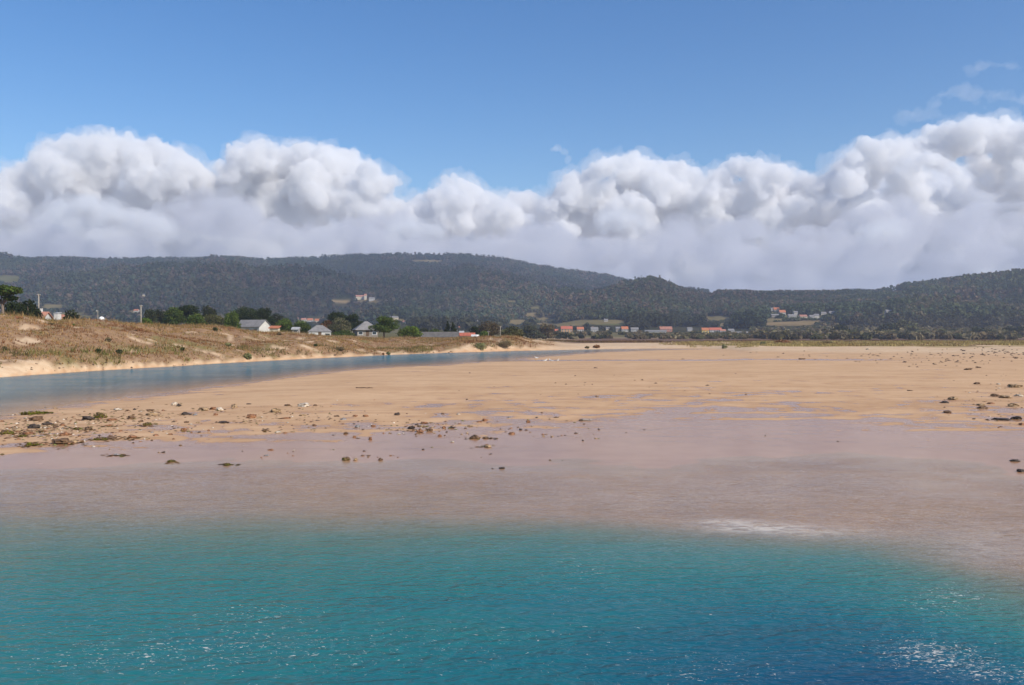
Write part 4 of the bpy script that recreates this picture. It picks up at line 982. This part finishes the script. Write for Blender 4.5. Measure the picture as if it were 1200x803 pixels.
for i, (px, py, w, h, kd) in enumerate(RK):
    yb = py + h*.42
    d = find_near(px, yb, 18, 330); z = float(zground(px, d))
    rx = w/F*d/2*.92; rz = h/F*d*.52; ry = max(rx*.7, min(rx*1.0, rz*2.2))
    nm = 'rock' if w >= 7.5 else 'stone'
    rzr = random.Random(i).uniform(-.5, .5)
    o = empty(nm, (gX(px, d), d+ry*.6, z), rzr)
    tag(o, rl[i] if px != 1017 else 'lone pale rock in the yellow grass strip on the right', 'rock' if nm == 'rock' else 'stone', 'rocks strewn on the sandbar')
    mm = rock_mesh(rx, ry, rz, i+1); mm.name = nm
    if kd == 'olive':
        link('boulder', mm, M['rock_brown'], o)
        link('seaweed', weed_mesh(rx, ry, rz, i+400), M['leaf'], o)
    else:
        bpy.data.objects.remove(o)
        o = link(nm, mm, M['rock_'+kd], None, (gX(px, d), d+ry*.6, z), rzr)
        tag(o, rl[i] if px != 1017 else 'lone pale rock in the yellow grass strip on the right', 'rock' if nm == 'rock' else 'stone', 'rocks strewn on the sandbar')
# pebbles and shell bits (uncountable)
def specks(spec, seed, name, label, cat, pal, smin, smax):
    r = np.random.default_rng(seed); V_, F_, T_ = [], [], []; b0 = 0
    oct_ = np.array([(1,0,0),(-1,0,0),(0,1,0),(0,-1,0),(0,0,1),(0,0,-.4)]); of = np.array([(0,2,4),(2,1,4),(1,3,4),(3,0,4),(2,0,5),(1,2,5),(3,1,5),(0,3,5)])
    for (px0, px1, py0, py1, n) in spec:
        for _ in range(n):
            a = r.normal((px0+px1)/2, (px1-px0)/4); b = r.normal((py0+py1)/2, (py1-py0)/4)
            d = find_near(a, b, 18, 330) if b > 394 else 300; z = float(zground(a, d))
            s = r.uniform(smin, smax)*max(1, d/60); sc = np.array([s*r.uniform(.8,1.8), s, s*r.uniform(.35,.7)])
            an = r.uniform(0, 6.28); c, sn = math.cos(an), math.sin(an)
            q = oct_*sc*(1+.3*(r.random((6,3))-.5)); q = np.c_[q[:,0]*c-q[:,1]*sn, q[:,0]*sn+q[:,1]*c, q[:,2]]
            V_.append(q+np.array([gX(a, d), d, z+sc[2]*.15])); F_.append(of+b0); b0 += 6
            T_.append(np.repeat(np.array(pal)[[r.integers(0, len(pal))]]*r.uniform(.7,1.3), 8, 0))
    me = mesh_np(name, np.concatenate(V_), np.concatenate(F_), {'tint': ('FACE', np.concatenate(T_))})
    m, nt = new_mat(name+'_stone'); g = NT(nt); b = g.n('ShaderNodeBsdfPrincipled'); g.l(g.attr('tint', True), b.inputs['Base Color']); b.inputs['Roughness'].default_value = .75; g.out(b.outputs[0])
    tag(link(name, me, m), label, cat, kind='stuff')
BR = [(.12,.115,.03),(.10,.055,.03),(.14,.07,.035),(.27,.12,.05),(.33,.21,.11),(.06,.04,.03),(.55,.47,.37),(.18,.1,.04)]
specks([(-20,120,488,524,330),(60,260,476,516,230),(280,450,474,512,110),(400,600,488,512,120),(560,720,484,520,40),(1090,1215,440,500,80),(200,600,520,546,26),(-10,90,494,512,90)], 501,
       'pebbles', 'scattered pebbles and shell bits between the rocks on the sand', 'pebbles', BR, .022, .075)
specks([(1000,1230,411,430,90),(880,1100,411,424,24),(1100,1240,409,418,60),(540,900,428,470,26),(0,160,424,441,26),(120,330,424,436,34),(400,620,411,420,40)], 503,
       'beach_debris', 'dark wrack and driftwood specks strewn along the beaches', 'debris', [(.10,.06,.035),(.17,.10,.055),(.25,.16,.09)], .05, .12)

r = np.random.default_rng(611); LC, LT = [], []
big = [k for k in RK if (k[2] >= 8 and k[0] < 300)] + [k for k in RK if k[2] >= 10 and 300 < k[0] < 600]
for (px, py, w_, h_, kd) in big:
    for _ in range(int(26 if px < 180 else 12)):
        a = px + r.normal(0, w_*.8); b = py + h_*.35 + r.normal(0, h_*.28)
        d = find_near(a, b, 18, 120); LC.append((gX(a, d), d, float(zground(a, d))+.012))
        LT.append(np.array([(.10,.055,.025),(.14,.12,.025),(.20,.10,.04),(.07,.045,.025)])[r.integers(0, 4)]*r.uniform(.7, 1.4))
LC = np.array(LC); v, f = tri_soup(LC, .13, np.tile(np.array([[0,0,1.0]]), (len(LC),1)), .86, r)
tag(link('seaweed_litter', mesh_np('seaweed_litter', v, f, {'tint': ('FACE', np.array(LT))}), M['leaf']), 'brown and green seaweed scraps strewn between the rocks', 'seaweed', kind='stuff')

# ------------------------------------------------------------------ DRIFTWOOD
def stick(label, px0, px1, py, rad, mat, seed, fork=True):
    d = find_near((px0+px1)/2, py, 20, 330); z = float(zground((px0+px1)/2, d)); L = (px1-px0)/F*d; r_ = random.Random(seed)
    t = empty('driftwood', (gX((px0+px1)/2, d), d, z+rad*.7)); tag(t, label, 'driftwood')
    pts = [(-L/2+L*k/6, r_.uniform(-.04,.04)*L, r_.uniform(-.1,.6)*rad) for k in range(7)]
    MB().tube(pts, [rad*(1.1-.09*k) for k in range(7)], 8).build('stem', mat, t, smooth=True)
    if fork: MB().tube([pts[4], (pts[5][0], pts[5][1]-.1*L, rad*1.6)], [rad*.6, rad*.25], 6).build('branch', mat, t, smooth=True)
stick('thin dark stick lying on the dry sandbar above the rocks', 417, 437, 455.3, .035, M['dark_wood'], 1)
stick('short pale driftwood piece beside a dark stone on the wet sand', 682, 694, 493.5, .04, M['grey_wood'], 2)
stick('dark branch lying across the right beach below the grass', 936, 944, 421, .07, M['dark_wood'], 3)
stick('long dark log half buried at the channel bank of the inlet', 518, 527, 415.3, .16, M['dark_wood'], 4, False)

# ------------------------------------------------------------------ GULLS
def gull(label, px, py, rz, s=1.0):
    d = find_near(px, py, 60, 260); z = float(zground(px, d))
    t = empty('gull', (gX(px, d), d, z), rz); t.scale = (s,)*3; tag(t, label, 'gull', 'gulls standing by the channel')
    bm = bmesh.new(); rings = [(-.30,.20,.010,.008),(-.20,.205,.045,.035),(-.08,.215,.085,.075),(.05,.235,.095,.09),(.14,.265,.075,.08),(.19,.32,.05,.055),(.205,.375,.052,.052),(.235,.40,.05,.045),(.27,.395,.028,.025),(.285,.39,.01,.01)]
    n = 12; prev = None; allr = []
    for (x, zc, ry, rz_) in rings:
        ring = [bm.verts.new((x, ry*math.cos(2*math.pi*k/n), zc+rz_*math.sin(2*math.pi*k/n))) for k in range(n)]; allr.append(ring)
        if prev:
            for k in range(n): bm.faces.new((prev[k], prev[(k+1)%n], ring[(k+1)%n], ring[k]))
        prev = ring
    bm.faces.new(allr[0][::-1]); bm.faces.new(allr[-1])
    me = bpy.data.meshes.new('body'); bm.to_mesh(me); bm.free(); me.polygons.foreach_set('use_smooth', np.ones(len(me.polygons), bool))
    link('body', me, M['feather_white'], t)
    for sd in (-1, 1):
        MB().add([(.12,sd*.088,.30),(.0,sd*.108,.265),(-.16,sd*.075,.235),(-.36,sd*.02,.215),(-.16,sd*.06,.262),(.0,sd*.085,.315),(.1,sd*.07,.325)], [(0,1,5,6),(1,2,4,5),(2,3,4)]).build('wing', M['feather_grey'], t)
        MB().tube([(.03,sd*.035,.17),(.01,sd*.035,.08),(.03,sd*.035,.0),(.07,sd*.035,.0)],[.010,.007,.008,.006],6).build('leg', M['beak'], t)
    MB().tube([(.275,0,.395),(.315,0,.392),(.34,0,.38)],[.016,.011,.003],6).build('beak', M['beak'], t)
gull('white gull standing apart at the water edge, farthest left', 628.6, 421.4, R(200), 1.15)
gull('left gull of the three standing together on the sand', 638.7, 424.8, R(10), 1.15)
gull('middle gull of the three standing together on the sand', 646, 424.8, R(160), 1.15)
gull('right gull of the three standing together on the sand', 652.8, 425, R(-30), 1.2)

# ------------------------------------------------------------------ CLOUDS (real scattering volumes, far beyond the hills)
def cloud_mat(name, dens, col=(.98,.98,.98)):
    m, nt = new_mat(name); g = NT(nt); v = g.n('ShaderNodeVolumeScatter'); v.inputs['Color'].default_value = (*col, 1)
    v.inputs['Density'].default_value = dens; v.inputs['Anisotropy'].default_value = 0.0
    ab = g.n('ShaderNodeVolumeAbsorption'); ab.inputs['Color'].default_value = (*col, 1); ab.inputs['Density'].default_value = dens
    ad = g.n('ShaderNodeAddShader'); g.l(v.outputs[0], ad.inputs[0]); g.l(ab.outputs[0], ad.inputs[1])
    g.out(None, ad.outputs[0]); return m
def cloud(label, outline, base, D, mats, seed, voxel, disp, rs=(6, 25), rin=(10, 32), dens=1.0, name='cloud', grp_='cumulus clouds over the hills', thick=.05, squash=.85, kids=7, gk=3, veil=True):
    """outline: (px, top row) points; lobes of many sizes fill the body under it, each budding smaller ones"""
    r = random.Random(seed); S = []; ox = [p[0] for p in outline]; oy = [p[1] for p in outline]
    x0, x1 = ox[0], ox[-1]; L = []
    x = x0
    while x < x1:
        rp = r.uniform(*rs); L.append((x, float(np.interp(x, ox, oy)) + rp*squash*r.uniform(.95, 1.15), rp)); x += rp*r.uniform(.55, .85)
    n = int(dens*(x1-x0)/6)
    for _ in range(n):
        x = r.uniform(x0, x1); yt = float(np.interp(x, ox, oy)); rp = r.uniform(*rin)*min(1, max(.25, (base-yt)/70))
        if base-yt < rp: continue
        L.append((x, r.uniform(yt+rp*squash*1.05, max(yt+rp*squash*1.1, base-rp*.5)), rp))
    for (px, py, rp) in L:
        dd = D*(1+r.uniform(-thick, thick)); rr = rp/F*dd
        c = Vector((gX(px, dd), dd, zpx(py, dd))); S.append((c, rr))
        for _ in range(kids):
            u = Vector((r.gauss(0,1), r.gauss(0,.8)-.5, r.gauss(0,1)*.9+.35)).normalized()
            r2 = rr*r.uniform(.22,.48); c2 = c + Vector((u.x*rr, u.y*rr, u.z*rr*squash))*.84; S.append((c2, r2))
            for __ in range(gk):
                u2 = (u + Vector((r.gauss(0,.8), r.gauss(0,.8), r.gauss(0,.8)))).normalized()
                S.append((c2+u2*r2*.85, r2*r.uniform(.28,.5)))
    ico = bmesh.new(); bmesh.ops.create_icosphere(ico, subdivisions=1, radius=1)
    iv = np.array([v.co[:] for v in ico.verts]); fi = np.array([[v.index for v in f.verts] for f in ico.faces]); ico.free()
    o0 = S[0][0]
    vs = np.concatenate([iv*np.array([q, q, q*squash])*r.uniform(.95,1.1) + np.array(c-o0) for c, q in S]); fs = np.concatenate([fi+len(iv)*k for k in range(len(S))])
    def body(nm, mat, vox, dsp, loc, parent, grow):
        me = mesh_np(nm, vs, fs); o = link(nm, me, mat, parent, loc)
        md = o.modifiers.new('remesh', 'REMESH'); md.mode = 'VOXEL'; md.voxel_size = vox
        for q, (sc, st) in enumerate(dsp):
            tx = bpy.data.textures.new('puff', 'CLOUDS'); tx.noise_scale = sc; tx.noise_depth = 5; tx.noise_basis = 'ORIGINAL_PERLIN'
            dm = o.modifiers.new('puff', 'DISPLACE'); dm.texture = tx; dm.strength = st; dm.mid_level = .5-grow/max(st,1e-3) if q == 0 else .5; dm.texture_coords = 'GLOBAL'
        m2 = o.modifiers.new('clean', 'REMESH'); m2.mode = 'VOXEL'; m2.voxel_size = vox*.66      # one clean skin, no folded pockets
        return o
    o = body(name, mats[0], voxel, disp, o0, None, 0)
    tag(o, label, 'cloud', grp_)
    if veil: body('veil', mats[1], voxel*1.5, [(a*.8, b*1.7) for a, b in disp], None, o, 60)
    return o
CU = (cloud_mat('cumulus', .0095, (.988,.983,.98)), cloud_mat('cloud_veil', .0011))
MG = cloud_mat('shade_grey_bank', .0026, (.84,.835,.86))  # absorption greys the front bank, putting cloud shade into its colour
PU = (cloud_mat('small_puff', .006), cloud_mat('puff_veil', .002))
MB_ = cloud_mat('cloud_bank', .0034, (.975,.975,.98)); MW = cloud_mat('thin_wisp', .0016); MF = cloud_mat('faint_wisp', .0005, (1,.98,.965))
DSP = [(420, 280), (150, 180), (60, 88), (28, 40)]
cloud('big white cumulus with domed top at the far left', [(-90,215),(-30,208),(5,205),(25,190),(50,168),(85,157),(130,154),(160,163),(185,167),(205,182),(235,190),(246,200)], 262, 11000, CU, 1, 17, DSP)
cloud('big white cumulus with a knobbly top left of centre', [(252,212),(268,192),(288,166),(302,158),(320,172),(345,171),(370,166),(392,168),(420,182),(444,200),(460,222),(468,245)], 268, 11300, CU, 2, 17, DSP)
cloud('low broken cumulus just left of the sky gap', [(470,248),(490,236),(505,220),(525,207),(545,208),(560,222),(585,232),(600,226),(620,224),(640,234),(662,226)], 280, 12500, CU, 3, 17, DSP, (7,15))
cloud('tiny detached cloud puff left of the right cumulus row', [(648,172),(655,168),(664,178),(668,190)], 200, 12000, (MW, MW), 4, 20, [(120, 110), (50, 50)], (4,7), (3,5), kids=5, gk=2, veil=False, thick=.01)
cloud('middle cumulus of the right hand row', [(664,218),(680,200),(700,190),(722,181),(748,182),(765,192),(790,188),(812,198),(832,216)], 280, 12600, CU, 5, 17, DSP, (8,17))
cloud('ragged cumulus tops between the middle and right clouds', [(826,218),(842,200),(858,187),(880,186),(900,197),(922,194),(945,202),(962,210),(985,192),(1002,186)], 280, 12300, CU, 6, 17, DSP, (7,16))
cloud('towering cumulus at the far right', [(985,186),(1005,174),(1030,160),(1060,163),(1085,156),(1115,147),(1140,142),(1165,139),(1200,142),(1240,150),(1300,160)], 275, 11800, CU, 7, 17, DSP)
cloud('bright round cloud puff in front of the right cumulus', [(1055,192),(1072,180),(1098,178),(1118,192),(1128,205)], 216, 10300, CU, 8, 20, [(200,110),(80,60),(40,25)], (7,13), (8,14), thick=.02)
cloud('small bright puff low in the right cloud bank', [(1016,272),(1028,264),(1042,260),(1056,268)], 284, 8500, PU, 9, 20, [(160,100),(60,45)], (5,9), (5,9), thick=.012)
cloud('small bright puffs low under the left cumulus', [(55,246),(80,236),(105,230),(130,240),(150,246),(175,250),(200,262)], 276, 8600, PU, 10, 22, [(200,130),(80,60)], (6,12), (8,14), thick=.02)
cloud('long grey cloud bank lying along the whole horizon', [(-420,252),(-200,230),(-60,212),(60,205),(200,215),(260,222),(330,215),(430,222),(480,246),(560,228),(640,240),(700,216),(800,222),(900,216),(1000,200),(1150,190),(1400,206),(1640,230)], 372, 15500, (MB_, MB_), 11, 60, [(900, 460), (300, 220), (110, 90)], (18,34), (24,46), 1.6, 'cloud_bank', None, .06, .8, 6, 2, False)
cloud('small bright puffs in the grey layer near the middle of the row', [(462,262),(480,256),(500,262),(520,268)], 284, 8550, PU, 15, 20, [(160,110),(60,60)], (5,10), (5,10), thick=.012)
cloud('small bright puff in the grey layer below the sky gap', [(705,252),(722,246),(742,250),(756,258)], 276, 8600, PU, 16, 20, [(160,110),(60,60)], (5,10), (5,10), thick=.012)
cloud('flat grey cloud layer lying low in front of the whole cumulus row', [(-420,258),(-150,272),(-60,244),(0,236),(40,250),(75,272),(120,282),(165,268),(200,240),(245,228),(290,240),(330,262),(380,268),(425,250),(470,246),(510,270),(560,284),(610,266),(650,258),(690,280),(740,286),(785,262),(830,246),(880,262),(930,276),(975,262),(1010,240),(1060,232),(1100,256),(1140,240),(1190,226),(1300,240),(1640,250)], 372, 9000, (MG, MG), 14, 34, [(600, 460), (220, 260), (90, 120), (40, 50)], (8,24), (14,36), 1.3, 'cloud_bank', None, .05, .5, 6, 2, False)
cloud('pinkish wisp at the upper right, lower one of two', [(1055,134),(1080,128),(1098,112),(1120,102),(1150,106),(1180,110),(1210,112)], 146, 12500, (MF, MF), 12, 24, [(300,380),(120,200),(50,90)], (3,15), (5,11), squash=.5, kids=6, gk=3, veil=False, thick=.014)
cloud('pinkish wisp at the upper right, higher one of two', [(1135,80),(1160,72),(1190,74),(1215,80)], 92, 12800, (MF, MF), 13, 24, [(300,280),(120,150),(50,70)], (4,9), (3,6), squash=.45, kids=5, gk=3, veil=False, thick=.012)

# ------------------------------------------------------------------ HAZE
m, nt = new_mat('haze_air'); g = NT(nt)
v = g.n('ShaderNodeVolumePrincipled'); v.inputs['Color'].default_value = (.72,.80,1.0,1); v.inputs['Density'].default_value = .00014; v.inputs['Anisotropy'].default_value = .25
v.inputs['Density Attribute'].default_value = ''; v.inputs['Color Attribute'].default_value = ''; v.inputs['Temperature Attribute'].default_value = ''
g.out(None, v.outputs[0])
XW = 47000
tag(MB().box(-XW, XW, -60, 7100, min(-9.0, float(HZ.min())-1, float(Z.min())-1), 420).build('haze', m), 'thin blue haze in the air over the estuary', 'haze', kind='stuff')

# ------------------------------------------------------------------ LIGHT, SKY, CAMERA
EL, AZ = R(38), R(128)          # azimuth clockwise from +Y: from the right, behind the camera
s = Vector((math.sin(AZ)*math.cos(EL), math.cos(AZ)*math.cos(EL), math.sin(EL)))
sl = bpy.data.lights.new('sun', 'SUN'); sl.energy = 3.6; sl.angle = R(.53); sl.color = (1.0, .93, .82)
so = bpy.data.objects.new('sun', sl); COL.objects.link(so); so.rotation_euler = s.to_track_quat('Z', 'Y').to_euler(); so.location = (30, -30, 40)
w = bpy.data.worlds.new('World'); scene.world = w; w.use_nodes = True
nt = w.node_tree; nt.nodes.clear(); g = NT(nt)
sk = g.n('ShaderNodeTexSky'); sk.sky_type = 'NISHITA'; sk.sun_disc = False; sk.sun_elevation = EL; sk.sun_rotation = AZ
sk.altitude = 0; sk.air_density = 1.0; sk.dust_density = .0; sk.ozone_density = 1.6
bg = g.n('ShaderNodeBackground'); bg.inputs['Strength'].default_value = .09; hs = g.n('ShaderNodeHueSaturation'); hs.inputs['Saturation'].default_value = 1.36; hs.inputs['Hue'].default_value = .507; g.l(sk.outputs[0], hs.inputs['Color']); tcw = g.n('ShaderNodeTexCoord'); sx = g.n('ShaderNodeSeparateXYZ'); g.l(tcw.outputs['Generated'], sx.inputs[0])
g.l(g.mix(g.rng(sx.outputs[2], -.03, 0.0), (3.6, 3.5, 3.7), hs.outputs[0]), bg.inputs[0])  # bright lower half added below the horizon to lift the cloud undersides
ow = g.n('ShaderNodeOutputWorld'); g.l(bg.outputs[0], ow.inputs['Surface'])

cam = bpy.data.cameras.new('camera'); co_ = bpy.data.objects.new('camera', cam); COL.objects.link(co_)
co_.location = (0, 0, EYE); co_.rotation_euler = (R(90), 0, 0)
cam.sensor_fit = 'HORIZONTAL'; cam.sensor_width = 36; cam.lens = F/1200*36; cam.shift_y = -(401.5-HY)/1200
cam.clip_start = .1; cam.clip_end = 80000
scene.camera = co_
scene.view_settings.view_transform = 'Standard'; scene.view_settings.look = 'None'
scene.view_settings.exposure = 0.6; scene.view_settings.gamma = 1.0; scene.view_settings.use_curve_mapping = False
scene.render.engine = 'CYCLES'
cy = scene.cycles
cy.use_denoising = True
try: cy.denoiser = 'OPENIMAGEDENOISE'; cy.denoising_input_passes = 'RGB_ALBEDO_NORMAL'
except Exception: pass
cy.max_bounces = 12; cy.volume_bounces = 8; cy.diffuse_bounces = 2; cy.glossy_bounces = 3; cy.transparent_max_bounces = 16
cy.sample_clamp_indirect = 4.0
